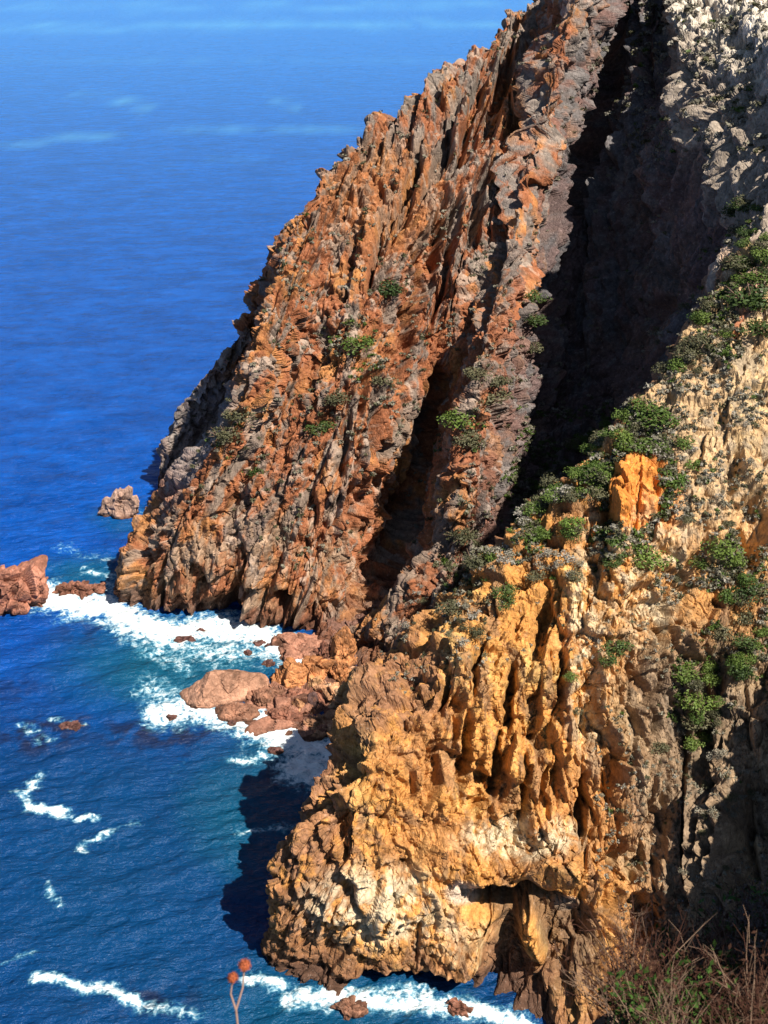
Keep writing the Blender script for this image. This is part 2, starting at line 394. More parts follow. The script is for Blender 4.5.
disp += (2.6*saw(S2-.12*T2+.3*wob, T2, 5.0, 14, 13.3)+.35*saw(S2-.12*T2+.3*wob, T2, 2.2, 6, 18.8))*sm(4.0, 4.8, V2)*(.25+.75*lowf)*np.clip(cliffy, 0, 1)
bc, hc = blocks(G, 2.4, stretch=(1, 1, .36), seed=35.3, lean=.1); bd, hd_ = blocks(G, .9, stretch=(1, 1, .5), seed=39.3, lean=.1)
disp += (bc*.95+bd*.28)*(.5+.5*lowf)
b1, h1 = blocks(G, 3.1, seed=21.3, lean=.15); b2, h2 = blocks(G, 1.25, seed=25.1, lean=.15); b3, h3 = blocks(G, .55, seed=29.7, stretch=(1, 1, .7))
amp = .9+.5*fbm(G[..., 0]/10, G[..., 1]/10, G[..., 2]/10, o=2)
disp = soft(disp+amp*b1*.85, 1, 1)+amp*(b2*.38+b3*.19)+.7*fbm(G[..., 0]/6, G[..., 1]/6, G[..., 2]/6, o=3)
ND = [(431, 768, 8, 30, 4, -2.4), (455, 720, 5, 35, 6, -1.6), (540, 625, 9, 38, 6, -3), (532, 715, 8, 40, 8, -2.2), (505, 780, 5, 30, 5, -1.5),
      (613, 775, 12, 24, 10, -3), (608, 518, 9, 16, 0, -3), (632, 490, 26, 40, 10, 3.0), (756, 525, 13, 42, 8, -6), (735, 470, 6, 30, 10, -2.4), (668, 620, 6, 40, 12, -2.6), (722, 420, 5, 28, 10, -2), (690, 580, 5, 30, 14, -2),
      (752, 850, 36, 95, 15, -4), (690, 930, 50, 40, 20, -2), (619, 885, 12, 40, 10, -3), (640, 925, 14, 28, 0, -3),
      (535, 876, 80, 13, 5, 2.0), (405, 984, 62, 10, 0, -4), (480, 985, 30, 14, 0, -2),
      (420, 845, 60, 12, 0, .8), (375, 905, 55, 18, -5, 1.4), (480, 970, 28, 20, 20, 1.2), (545, 868, 70, 9, 6, 1.4), (700, 560, 6, 40, 12, -1.5),
      (600, 700, 9, 60, 8, 1.2), (480, 800, 6, 40, 4, -1.5), (560, 760, 5, 40, 6, -1.2), (350, 760, 6, 40, 15, -1.5),
      (375, 700, 25, 30, 0, 1.2), (650, 640, 5, 60, 20, -1.2), (700, 740, 10, 50, 14, -1.5), (660, 830, 10, 60, 10, -2), (700, 850, 8, 50, 10, 1.5),
      (430, 640, 25, 20, 0, .6), (466, 760, 5, 38, 3, -3), (497, 770, 5, 35, 5, -2.8), (510, 695, 5, 35, 6, -2.6), (562, 690, 5, 40, 4, -2.8), (476, 665, 4, 28, 8, -2.4), (585, 810, 5, 34, 5, -2.8), (445, 690, 4, 26, 10, -2), (527, 790, 4, 34, 5, -2.4), (640, 860, 7, 30, 8, -2.8), (660, 700, 6, 40, 10, -2.4), (545, 800, 4, 30, 5, -2)]
disp += dents(ND, PX+4*perlin(S2/1.8, T2/2.5)+2*perlin(S2/.7, T2/.9), PY+5*perlin(S2/2, T2/2+9))*(V2 > 3.3)
dmask = sm(0, .6, U2)*(1-.42*sm(615, 680, PX)*sm(640, 540, PY))
G = G+Nn*(disp*dmask)[..., None]
disp_u = 0
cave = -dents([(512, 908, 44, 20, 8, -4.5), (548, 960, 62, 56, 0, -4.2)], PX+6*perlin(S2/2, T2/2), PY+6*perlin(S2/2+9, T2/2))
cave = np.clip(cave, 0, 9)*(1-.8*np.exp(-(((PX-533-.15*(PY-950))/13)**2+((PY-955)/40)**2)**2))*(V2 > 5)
G[..., 1] += cave
NEAR = G; PXn, PYn, PDn = project(G)
nz = fbm(G[..., 0]/5, G[..., 1]/5, G[..., 2]/6, o=5, g=.6)
nz2 = fbm(G[..., 0]/1.7+40, G[..., 1]/1.7, G[..., 2]/2.2, o=4, g=.65)
nz3 = fbm(Sw/2., T2/9, o=4, g=.6)
ochre = np.array([.60, .275, .075]); yel = np.array([.70, .43, .15]); brown = np.array([.27, .15, .08]); gb = np.array([.22, .17, .12])
cream = np.array([.72, .60, .40])
c = np.broadcast_to(ochre, G.shape).copy()
c = mixc(c, sm(0, .5, nz+.3*nz2)*.8, yel)
c = mixc(c, .75*sm(.02, .38, nz3+.4*nz2), brown)
c = mixc(c, .6*sm(.05, .4, fbm(G[..., 0]/9+3, G[..., 1]/9, G[..., 2]/9, o=3)), np.array([.42, .19, .07]))
br = np.clip(blob(PXn, PYn, 305, 840, 45, 150, .5)+blob(PXn, PYn, 400, 680, 60, 60, .5), 0, 1)
c = mixc(c, br*.85*sm(-.55, .0, nz2), np.array([.29, .14, .075]))
rt = sm(565, 665, PXn-(PYn-700)*.12+30*nz)*sm(560, 700, PYn)
c = mixc(c, rt*.85, gb)
c = mixc(c, rt*sm(.1, .4, nz)*.6, np.array([.42, .28, .16]))
ur = sm(600, 670, PXn)*sm(620, 480, PYn)
c = mixc(c, ur*.7, np.array([.58, .42, .24]))
c = mixc(c, ur*.7*sm(-.05, .3, nz2), np.array([.30, .24, .17]))
c = mixc(c, np.clip(blob(PXn, PYn, 640, 492, 40, 48, .4), 0, 1)*.95, np.array([.68, .24, .045]))
rib = blob(PXn, PYn, 590, 640, 22, 110, .5)+blob(PXn, PYn, 650, 580, 35, 70, .5)
c = mixc(c, np.clip(rib, 0, 1)*.6*sm(-.3, .2, nz2), cream)
cr = blob(PXn, PYn, 375, 905, 70, 38, .4)+blob(PXn, PYn, 520, 838, 60, 22, .4)+blob(PXn, PYn, 460, 950, 40, 30)*.5
c = mixc(c, np.clip(cr, 0, 1)*.75*sm(-.35, .2, nz2), cream)
cap = blob(PXn, PYn, 462, 893, 17, 11, .3)+blob(PXn, PYn, 565, 903, 14, 7, .3)
c = mixc(c, .7*np.clip(cap, 0, 1), np.array([.62, .52, .42]))
bk = sm(4.0, 3.4, V2); c = mixc(c, bk*.8, umber)
c = mixc(c, .8*sm(1, 3.5, cave), np.array([.16, .10, .06]))  # darkness of the cave painted into the rock colour
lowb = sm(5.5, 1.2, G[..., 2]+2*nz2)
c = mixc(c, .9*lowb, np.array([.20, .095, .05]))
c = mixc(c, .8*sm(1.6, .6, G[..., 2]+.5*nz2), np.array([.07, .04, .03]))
c = c*(1+.3*(h3-.5))[..., None]*(1+.22*(h2-.5))[..., None]
c = np.clip(c, .02, .9)
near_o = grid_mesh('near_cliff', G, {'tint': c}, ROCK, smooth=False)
tag(near_o, kind='structure')

# pixel -> point lookup used to seat plants on the finished rock
ZB = np.full((1024, 768), 1e9); ZP = np.zeros((1024, 768, 3)); ZN = np.zeros((1024, 768, 3))
for Gx, px_, py_, pd_ in ((FAR, PXf, PYf, PDf), (NEAR, PXn, PYn, PDn)):
    Nx = normals(Gx); Nx = -Nx if np.median(Nx[..., 2]) < 0 else Nx
    m = (px_ >= 0) & (px_ < 768) & (py_ >= 0) & (py_ < 1024)
    ix, iy, dd = px_[m].astype(int), py_[m].astype(int), pd_[m]
    o = np.argsort(-dd); ix, iy, dd = ix[o], iy[o], dd[o]
    T_ = np.full((1024, 768), 1e9); T_[iy, ix] = dd
    Pm = np.zeros((1024, 768, 3)); Pm[iy, ix] = Gx[m][o]; Nm = np.zeros((1024, 768, 3)); Nm[iy, ix] = Nx[m][o]
    w = T_ < ZB; ZB[w] = T_[w]; ZP[w] = Pm[w]; ZN[w] = Nm[w]
def hit(px, py, r=3):
    px, py = int(px), int(py)
    if not (0 <= px < 768 and 0 <= py < 1024): return None
    y0, x0 = max(0, py-r), max(0, px-r)
    sub = ZB[y0:py+r+1, x0:px+r+1]
    if sub.size == 0: return None
    k = np.unravel_index(np.argmin(sub), sub.shape)
    if sub[k] > 1e8: return None
    return ZP[y0+k[0], x0+k[1]], ZN[y0+k[0], x0+k[1]]

# ------------------------------------------------------------------ SEA
def axis(a, b, st, lo, hi, gr=1.035):
    mid = list(np.arange(a, b, st)); r = []; q = b; d = st
    while q < hi: r.append(q); d *= gr; q += d
    l = []; q = a-st; d = st
    while q > lo: l.append(q); d *= gr; q -= d
    return np.array(l[::-1]+mid+r)
tick('sea'); ax = axis(-62, 25, .28*Q, -7000, 7000, 1.045); ay = axis(74, 165, .28*Q, -400, 9000, 1.045)
X, Y = np.meshgrid(ax, ay, indexing='ij')
Zw = np.zeros_like(X)
near_w = sm(1200, 200, np.hypot(X, Y))
cs, sn = math.cos(.35), math.sin(.35)
A_, B_ = X*cs+Y*sn, -X*sn+Y*cs
sw = fbm(A_/7, B_/2.8, o=3)*.30+.09*perlin(A_/1.9, B_/.9)
fine = sm(260, 120, np.hypot(X+10, Y))
Zw += sw*(.35+.65*fine)*near_w
W = np.stack([X, Y, Zw*0], -1)
wpx, wpy, wpd = project(W); 
vis_w = Y > 20
def seg(px, py, pts, w):
    out = np.zeros_like(px)
    for (x0, y0), (x1, y1) in zip(pts[:-1], pts[1:]):
        dx, dy = x1-x0, y1-y0; L2 = dx*dx+dy*dy+1e-9
        tt = np.clip(((px-x0)*dx+(py-y0)*dy)/L2, 0, 1)
        d = np.hypot(px-x0-tt*dx, (py-y0-tt*dy)*1.25)
        out = np.maximum(out, np.exp(-(d/w)**2))
    return out
wx = wpx+7*perlin(X/3.2, Y/3.2)+3*perlin(X/1.1, Y/1.1+9); wy = wpy+5*perlin(X/3.2+30, Y/3.2)+2.5*perlin(X/1.1+7, Y/1.1)
FO = [([(48, 598), (80, 604), (112, 606), (135, 625), (170, 634), (210, 628), (245, 630), (280, 645), (300, 652)], 15, 1.15),
      ([(70, 612), (110, 620)], 9, .8),
      ([(170, 640), (215, 655), (260, 650), (290, 662)], 13, .62), ([(185, 665), (150, 650)], 12, .45),
      ([(160, 712), (195, 708), (235, 722), (275, 738), (310, 752), (348, 762)], 15, .95),
      ([(262, 728), (300, 738), (338, 756), (325, 775), (300, 765)], 18, 1.25), ([(235, 762), (280, 758), (320, 775)], 6, .6), ([(150, 690), (185, 700)], 14, .5),
      ([(90, 570), (112, 578), (108, 590)], 6, .7), ([(60, 548), (110, 560)], 5, .35),
      ([(38, 780), (22, 794), (30, 806), (64, 813)], 5.5, 1.1), ([(76, 817), (94, 817)], 3.5, .9),
      ([(80, 850), (86, 838), (110, 832)], 4, .85), ([(52, 882), (52, 898), (60, 906)], 4, .6), ([(110, 832), (140, 822)], 3, .4),
      ([(40, 978), (72, 981), (105, 988), (134, 1001)], 5.5, 1.25), ([(138, 1006), (170, 1008), (200, 1016)], 7, .6),
      ([(0, 962), (34, 955)], 4, .45), ([(244, 978), (262, 984), (284, 988)], 7, .9), ([(150, 718), (172, 722)], 5, .6),
      ([(290, 1000), (335, 998), (385, 1003), (430, 1002), (470, 1012), (520, 1022)], 11, .95), ([(300, 990), (430, 992)], 6, .7),
      ([(238, 833), (296, 828)], 4, .5), ([(58, 722), (85, 724)], 3.5, .7), ([(170, 775), (186, 760)], 3, .25),
      ([(20, 725), (48, 738)], 5, .4), ([(0, 606), (40, 606)], 4, .45), ([(108, 508), (145, 510)], 2.5, .35)]
foam = np.zeros_like(X)
for pts, w, st in FO: foam = np.maximum(foam, st*seg(wx, wy, pts, w*1.22)*(1 if w > 9 else .78+.55*perlin(X/2.6+pts[0][0], Y/1.6)))
foam *= vis_w
streak = np.zeros_like(X)
sx_, sy_ = wpx+10*perlin(wpx/60, wpy/12), wpy+4*perlin(wpx/50+9, wpy/10)
for pts, w, st in [([(-60, 28), (120, 27), (300, 24), (560, 26)], 7, .5), ([(80, 95), (120, 98), (150, 108)], 6, .5), ([(272, 98), (298, 108)], 6, .4),
                   ([(0, 145), (160, 132), (400, 128)], 3.5, .3), ([(0, 8), (560, 6)], 6, .3), ([(100, 165), (260, 160)], 3, .12), ([(0, 60), (560, 62)], 4, .12)]:
    streak = np.maximum(streak, .8*st*seg(sx_, sy_, pts, w*.75))
streak *= vis_w*(.6+.6*fbm(wpx/40, wpy/5, o=3))
shal = np.zeros_like(X)
for b_, w_ in [((270, 815, 85, 75), .75), ((190, 665, 110, 45), .95), ((100, 575, 60, 18), .8), ((330, 1010, 130, 60), .6), ((128, 520, 32, 14), .5), ((130, 900, 150, 160), .22), ((300, 770, 90, 40), .7)]:
    shal = np.maximum(shal, w_*blob(wx, wy, *b_, .7))
shal *= vis_w
dark_patch = np.zeros_like(X)  # darker purplish patches on the water
for b_, w_ in [((40, 735, 40, 18), .8), ((155, 735, 55, 16), .8), ((72, 722, 24, 8), .9), ((150, 1000, 40, 14), .7), ((280, 765, 30, 14), .6), ((20, 690, 30, 12), .4), ((90, 630, 50, 10), .4)]:
    dark_patch = np.maximum(dark_patch, w_*blob(wx, wy, *b_, .7))
dark_patch *= vis_w*sm(-.3, .25, fbm(X/2.2, Y/2.2, o=3))
Zw += .22*np.clip(foam, 0, 1)*fbm(X/1.3, Y/1.3, o=3)+.10*np.clip(foam, 0, 1)
def water_material():
    m, nt, b = mat_new('sea_water')
    L = nt.links
    g = N(nt, 'ShaderNodeNewGeometry')
    at = lambda k: N(nt, 'ShaderNodeAttribute', attribute_name=k).outputs['Fac']
    def mixrgb(f, a, c):
        n = N(nt, 'ShaderNodeMix', data_type='RGBA')
        if isinstance(f, float): n.inputs[0].default_value = f
        else: L.new(f, n.inputs[0])
        for s_, k in ((a, 6), (c, 7)):
            if isinstance(s_, tuple): n.inputs[k].default_value = s_+(1,)
            else: L.new(s_, n.inputs[k])
        return n.outputs[2]
    def math_(op, a, b_=None, cl=False):
        n = N(nt, 'ShaderNodeMath', operation=op); n.use_clamp = cl
        for k, s_ in ((0, a), (1, b_)):
            if s_ is None: continue
            if isinstance(s_, (int, float)): n.inputs[k].default_value = s_
            else: L.new(s_, n.inputs[k])
        return n.outputs[0]
    mp = N(nt, 'ShaderNodeMapping'); mp.inputs['Rotation'].default_value = (0, 0, -.35); mp.inputs['Scale'].default_value = (.5, 1, 1); L.new(g.outputs['Position'], mp.inputs[0])
    big = N(nt, 'ShaderNodeTexNoise', Scale=.012, Detail=4, Roughness=.6); L.new(mp.outputs[0], big.inputs['Vector'])
    mid = N(nt, 'ShaderNodeTexNoise', Scale=.35, Detail=6, Roughness=.65); L.new(mp.outputs[0], mid.inputs['Vector'])
    sml = N(nt, 'ShaderNodeTexNoise', Scale=1.8, Detail=6, Roughness=.7); L.new(mp.outputs[0], sml.inputs['Vector'])
    base = mixrgb(big.outputs[0], WATER[0], WATER[1])
    mr = N(nt, 'ShaderNodeMapRange'); mr.inputs[1].default_value = .35; mr.inputs[2].default_value = .7; L.new(mid.outputs[0], mr.inputs[0])
    base = mixrgb(math_('MULTIPLY', mr.outputs[0], .65), base, WATER[2])  # light and dark of the waves painted into the colour
    fr = N(nt, 'ShaderNodeTexNoise', Scale=.13, Detail=7, Roughness=.7); L.new(mp.outputs[0], fr.inputs['Vector'])
    fm = N(nt, 'ShaderNodeMapRange'); fm.inputs[1].default_value = .4; fm.inputs[2].default_value = .66; fm.inputs[4].default_value = .72; L.new(fr.outputs[0], fm.inputs[0])
    base = mixrgb(fm.outputs[0], base, (.001, .03, .17))  # contrast of the distant ripples, painted as darker water
    base = mixrgb(at('open'), base, (.045, .25, .66))  # far water lightened with distance, sky reflection put into the colour
    base = mixrgb(at('inshore'), base, (.002, .030, .098))
    base = mixrgb(at('shallow'), base, WATER[3])
    base = mixrgb(at('dark_patch'), base, (.012, .012, .03))
    base = mixrgb(at('slick'), base, (.16, .52, .72))
    # foam: painted mass broken up by lace-like noise
    fp = N(nt, 'ShaderNodeTexNoise', Scale=1.1, Detail=9, Roughness=.72, Distortion=.6); L.new(g.outputs['Position'], fp.inputs['Vector'])
    vo = N(nt, 'ShaderNodeTexVoronoi', Scale=1.3, feature='DISTANCE_TO_EDGE'); 
    wv = N(nt, 'ShaderNodeVectorMath', operation='ADD'); L.new(g.outputs['Position'], wv.inputs[0])
    wn = N(nt, 'ShaderNodeTexNoise', Scale=.8, Detail=4); L.new(g.outputs['Position'], wn.inputs['Vector'])
    wsn = N(nt, 'ShaderNodeVectorMath', operation='SCALE'); wsn.inputs['Scale'].default_value = 1.8; L.new(wn.outputs['Color'], wsn.inputs[0]); L.new(wsn.outputs[0], wv.inputs[1]); L.new(wv.outputs[0], vo.inputs['Vector'])
    lace = math_('SUBTRACT', .22, vo.outputs[0])
    f = math_('ADD', at('foam'), math_('MULTIPLY', math_('SUBTRACT', fp.outputs[0], .5), 3.0))
    f = math_('ADD', f, math_('MULTIPLY', lace, .9))
    rr = N(nt, 'ShaderNodeMapRange', interpolation_type='SMOOTHSTEP'); rr.inputs[1].default_value = .42; rr.inputs[2].default_value = 1.2; L.new(f, rr.inputs[0])
    gate = N(nt, 'ShaderNodeMapRange'); gate.inputs[1].default_value = .06; gate.inputs[2].default_value = .3; L.new(at('foam'), gate.inputs[0])
    ff = math_('MULTIPLY', rr.outputs[0], gate.outputs[0], True)
    halo = N(nt, 'ShaderNodeMapRange'); halo.inputs[1].default_value = .15; halo.inputs[2].default_value = .9; halo.inputs[4].default_value = .75; L.new(f, halo.inputs[0])
    base = mixrgb(math_('MULTIPLY', halo.outputs[0], gate.outputs[0], True), base, (.12, .42, .55))
    base = mixrgb(ff, base, (.88, .9, .88))
    L.new(base, b.inputs['Base Color'])
    L.new(math_('ADD', math_('MULTIPLY', ff, .6), WROUGH), b.inputs['Roughness'])
    b.inputs['IOR'].default_value = 1.33; b.inputs['Specular IOR Level'].default_value = .32
    bp = N(nt, 'ShaderNodeBump', Strength=1, Distance=1.7); L.new(mid.outputs[0], bp.inputs['Height'])
    bp2 = N(nt, 'ShaderNodeBump', Strength=.7, Distance=.12); L.new(sml.outputs[0], bp2.inputs['Height']); L.new(bp.outputs[0], bp2.inputs['Normal'])
    L.new(bp2.outputs[0], b.inputs['Normal'])
    return m
WATER = [(.003, .08, .40), (.004, .11, .50), (.002, .035, .19), (.004, .075, .13)]; WROUGH = .22
SEA = water_material()
sea = grid_mesh('sea', np.stack([X, Y, Zw], -1), {'foam': foam, 'slick': np.clip(streak, 0, 1), 'shallow': shal, 'open': .75*sm(180, 900, Y)**.8, 'inshore': .8*vis_w*sm(560, 820, wy+.15*wx)*sm(-60, 60, wx+60), 'dark_patch': dark_patch}, SEA)  # distance mask here carries the painted sky sheen of the far water
tag(sea, kind='structure')

tick('part2')
# ------------------------------------------------------------------ ROCKS IN THE WATER
import bmesh
def ico(sub):
    bm = bmesh.new(); bmesh.ops.create_icosphere(bm, subdivisions=sub, radius=1)
    V = np.array([v.co[:] for v in bm.verts]); F = [tuple(v.index for v in f.verts) for f in bm.faces]; bm.free()
    return V, F
ICO5 = ico(6 if Q == 1 else 5); ICO4 = ico(5 if Q == 1 else 4); ICO3 = ico(4)
def rock_thing(name, cx, cy, wpx_, hpx, depth_k, color, label, cat, seed, ztop=None, rot=0, shear=0, group=None, rough=1., wet=.5, lift=0., base=None):
    """a boulder whose visible extent is about wpx_ x hpx pixels around (cx, cy); its foot is under the water"""
    r = np.random.default_rng(seed)
    c0 = np.array(at_z(cx, cy+hpx*.38, lift)); f = (c0[1]*CP-(c0[2]-H)*SP)
    w = wpx_/FPX*f/2*1.13; ztop = ztop*(1.22 if name == 'boulder' else 1); dep = w*depth_k
    dip = math.atan2(H-lift, c0[1])
    h = max(.25, (hpx/FPX*f-2*dep*math.sin(dip)*.55)/math.cos(dip)) if ztop is None else ztop
    V, F = ICO5 if wpx_ > 45 else (ICO4 if wpx_ > 20 else ICO3)
    V = V.copy()
    for k in range(9):                                     # planes that knock the ball into a split block
        n = r.normal(size=3); n[2] = abs(n[2])*.8; n /= np.linalg.norm(n); dlim = r.uniform(.62, .92)
        d = V@n; m = d > dlim; V[m] -= ((d[m]-dlim)*.88)[:, None]*n
    V = V/np.abs(V).max(axis=0)
    V[:, 0] += shear*np.clip(V[:, 2], 0, 1)**1.3*(1-np.abs(V[:, 0])*.5)
    P = V*np.array([w, dep, h]); 
    cr, sr = math.cos(rot), math.sin(rot); P = np.stack([P[:, 0]*cr-P[:, 1]*sr, P[:, 0]*sr+P[:, 1]*cr, P[:, 2]], 1)
    Pw = P+c0+seed
    nn = V/np.linalg.norm(V, axis=1)[:, None]
    sc = max(w, .5)
    b_, h_ = blocks(Pw, sc*.55, stretch=(1, 1, .8), seed=seed*.37); b2_, h2_ = blocks(Pw, sc*.22, stretch=(1, 1, .8), seed=seed*.7)
    dd = rough*(b_*.2*sc+b2_*.09*sc)+.12*sc*fbm(Pw[:, 0]/sc, Pw[:, 1]/sc, Pw[:, 2]/sc, o=4)
    P = P+nn*dd[:, None]*np.array([1, 1, .8])
    P[:, 2] = np.maximum(P[:, 2], -1.2)
    n1 = fbm(Pw[:, 0]*1.5/sc, Pw[:, 1]*1.5/sc, Pw[:, 2]*1.5/sc, o=4)
    tc = np.array(color)[None]*(1+.9*n1+.5*(h2_-.5)+.3*(h_-.5))[:, None]
    k = sm(wet+.25*n1, wet*.3, P[:, 2]+lift)[:, None]
    tc = np.clip(tc*(1-k)+k*np.array([.12, .055, .035]), .02, .9)
    o = poly_mesh(name, P, F, ROCK)
    a = o.data.attributes.new('tint', 'FLOAT_COLOR', 'POINT'); a.data.foreach_set('color', np.concatenate([tc, np.ones((len(tc), 1))], 1).astype(np.float32).reshape(-1))
    o.location = c0
    tag(o, label, cat, group)
    return o
OR = (.48, .20, .08); PK = (.42, .22, .14); RB = (.26, .11, .07); PALE = (.38, .24, .18); DK = (.09, .05, .045); BR = (.27, .13, .08)
R = rock_thing
R('sea_stack', 10, 582, 80, 60, .5, (.33, .14, .09), 'pointed reddish sea stack cut by the left edge of the picture', 'rock', 3, ztop=7.4, shear=.62, wet=.6)
R('sea_rock', 76, 586, 54, 18, .42, RB, 'low brown mound of rock between the pointed sea stack and the far headland', 'rock', 4, ztop=2.2, wet=.3)
R('sea_rock', 121, 500, 42, 36, .55, PALE, 'pale pink rock standing alone in calm blue water behind the far headland', 'rock', 5, ztop=5.0, shear=.3, wet=.9)
R('boulder', 223, 680, 82, 36, .45, PK, 'largest smooth pinkish boulder lying flat in the foam of the cove', 'boulder', 6, ztop=3.2, rot=.3, rough=.16, wet=.4)
R('boulder', 236, 706, 44, 22, .6, BR, 'rounded brown boulder just below the largest pinkish boulder', 'boulder', 7, ztop=1.3, rough=.5, wet=.5)
R('boulder', 308, 668, 66, 34, .55, OR, 'long cracked orange boulder in the middle of the rubble at the head of the cove', 'boulder', 8, ztop=3.2, rot=.3)
R('boulder', 342, 648, 27, 40, .7, OR, 'upright squared orange block leaning at the top of the cove rubble', 'boulder', 9, ztop=4.6, rough=.7)
R('boulder', 336, 690, 48, 30, .7, (.5, .25, .13), 'orange brown boulder against the foot of the near cliff', 'boulder', 10, ztop=2.0)
R('boulder', 298, 694, 56, 22, .6, RB, 'flat red brown rock under the long cracked orange boulder', 'boulder', 11, ztop=1.2, rough=1.2)
R('boulder', 266, 690, 40, 18, .6, BR, 'dark brown rock touching the right end of the largest pinkish boulder', 'boulder', 12, ztop=1.0)
R('boulder', 284, 712, 38, 18, .6, RB, 'red brown rock at the lower edge of the rubble above the white foam', 'boulder', 13, ztop=.9)
R('boulder', 312, 700, 17, 20, .8, DK, 'small round nearly black boulder among the orange ones', 'boulder', 14, ztop=2.3, rough=.4, wet=.1)
R('boulder', 352, 712, 32, 34, .8, (.42, .23, .13), 'brown boulder wedged lowest against the near cliff wall', 'boulder', 15, ztop=1.8)
R('boulder', 326, 716, 42, 26, .7, (.44, .22, .12), 'broad reddish boulder at the bottom right of the rubble', 'boulder', 16, ztop=1.5)
R('boulder', 327, 695, 16, 13, .8, (.6, .4, .25), 'small pale boulder beside the nearly black one', 'boulder', 17, ztop=2.4, rough=.6, wet=.1)
R('boulder', 362, 672, 30, 34, .8, (.36, .19, .11), 'shaded brown boulder between the upright orange block and the near cliff', 'boulder', 18, ztop=2.6)
R('rock_shelf', 300, 640, 60, 20, .8, (.30, .14, .09), 'reddish flat rock shelf at the foot of the far headland inside the cove', 'rock', 19, ztop=1.3, rough=.6, wet=.2)
R('rock_shelf', 342, 642, 70, 26, .8, (.27, .13, .085), 'dark red shelf behind the upright orange block', 'rock', 20, ztop=1.2, rough=.6, wet=.2)
R('rubble_bed', 300, 684, 112, 50, .9, (.30, .14, .09), 'low red brown rock bed carrying the boulders of the cove', 'rock', 21, ztop=.95, rough=1.0, wet=.3)
for i, (cx, cy, w, h, zt, cl, lb) in enumerate([
 (262, 700, 22, 14, 1.5, BR, 'brown block resting on the left end of the red brown rock bed'), (282, 676, 20, 14, 1.9, OR, 'small orange block left of the long cracked orange boulder'),
 (300, 706, 20, 14, 1.7, (.4, .2, .1), 'tawny block low on the middle of the rock bed'), (316, 686, 20, 14, 2.3, (.5, .27, .13), 'light orange block just under the long cracked orange boulder'),
 (343, 676, 22, 18, 3.0, OR, 'orange block on the rubble below the upright squared block'), (339, 702, 18, 14, 2.2, (.55, .34, .2), 'pale tan block near the near cliff foot'),
 (352, 694, 20, 20, 2.8, BR, 'dark brown block pressed against the near cliff above the wedged boulder'), (322, 728, 20, 12, 1.0, RB, 'red brown block at the very bottom tip of the rubble'),
 (252, 686, 18, 10, 1.3, DK, 'blackish block between the largest pinkish boulder and the rubble'), (326, 654, 22, 14, 2.0, RB, 'red block at the left foot of the upright squared block')]):
    R('boulder', cx, cy, w, h, .75, cl, lb, 'boulder', 70+i, ztop=zt, rough=.9, wet=.2)
R('rock_shelf', 366, 626, 84, 40, .9, (.2, .1, .07), 'dark shaded rock floor where the deep fold of the far headland meets the cove', 'rock', 22, ztop=2.2, rough=1.0, wet=.2)
sm_l = [(186, 637, 19, 9, 'widest of the dark wet rocks in the foam under the far headland'), (201, 629, 9, 6, 'tiny dark rock in the foam close to the base of the far headland'),
        (258, 641, 17, 9, 'dark wet rock in the foam nearest the reddish shelf'), (270, 644, 12, 6, 'dark flat rock right of the wet rock by the reddish shelf'),
        (288, 645, 11, 6, 'small brown rock at the right end of the upper foam band'), (268, 661, 13, 7, 'dark rock in foam just above the long orange boulder'),
        (247, 652, 9, 4, 'tiny rock in the foam above the largest pinkish boulder'), (275, 747, 15, 9, 'dark rock awash in the lower foam band'),
        (172, 716, 12, 5, 'purplish rock awash left of the lower foam band'), (72, 723, 25, 8, 'dark rock awash alone in open water with a ring of foam'),
        (248, 716, 12, 7, 'small dark rock in the foam below the rounded brown boulder'), (232, 722, 9, 5, 'tiny dark rock farthest left in the lower foam')]
for i, (cx, cy, w, h, lb) in enumerate(sm_l):
    R('wet_rock', cx, cy, w, h, .6, (.12, .055, .045), lb, 'rock', 30+i, ztop=.5, rough=.8, wet=.2, group='wet rocks in the foam of the cove')
R('wet_rock', 458, 1004, 26, 14, .7, RB, 'red brown rock in the surf under the arch of the near cliff', 'rock', 50, ztop=1.1)
R('wet_rock', 352, 1004, 34, 10, .7, BR, 'low brown rock in the surf below the pale yellow face', 'rock', 51, ztop=.7)
tick('rocks')

# ------------------------------------------------------------------ PLANTS
def leaf_mat(name, c1, c2, rough=.6):
    m, nt, b = mat_new(name); L = nt.links
    oi = N(nt, 'ShaderNodeObjectInfo'); g = N(nt, 'ShaderNodeNewGeometry')
    n = N(nt, 'ShaderNodeTexNoise', Scale=1.7, Detail=3); L.new(g.outputs['Position'], n.inputs['Vector'])
    ad = N(nt, 'ShaderNodeMath', operation='ADD'); L.new(oi.outputs['Random'], ad.inputs[0]); L.new(n.outputs[0], ad.inputs[1])
    mr = N(nt, 'ShaderNodeMapRange'); mr.inputs[1].default_value = .35; mr.inputs[2].default_value = 1.35; L.new(ad.outputs[0], mr.inputs[0])
    mx = N(nt, 'ShaderNodeMix', data_type='RGBA'); mx.inputs[6].default_value = c1+(1,); mx.inputs[7].default_value = c2+(1,)
    L.new(mr.outputs[0], mx.inputs[0]); L.new(mx.outputs[2], b.inputs['Base Color'])
    b.inputs['Roughness'].default_value = rough; b.inputs['Specular IOR Level'].default_value = .25
    return m
LM = {'green': leaf_mat('green_leaf', (.04, .075, .012), (.11, .155, .028)), 'dark': leaf_mat('dark_green_leaf', (.026, .048, .012), (.065, .095, .02)),
      'bright': leaf_mat('bright_green_leaf', (.06, .11, .015), (.12, .18, .03)),
      'grey': leaf_mat('grey_leaf', (.15, .135, .09), (.29, .255, .19)), 'olive': leaf_mat('olive_leaf', (.06, .06, .028), (.12, .11, .055)),
      'silver': leaf_mat('silver_leaf', (.20, .18, .14), (.32, .285, .23))}
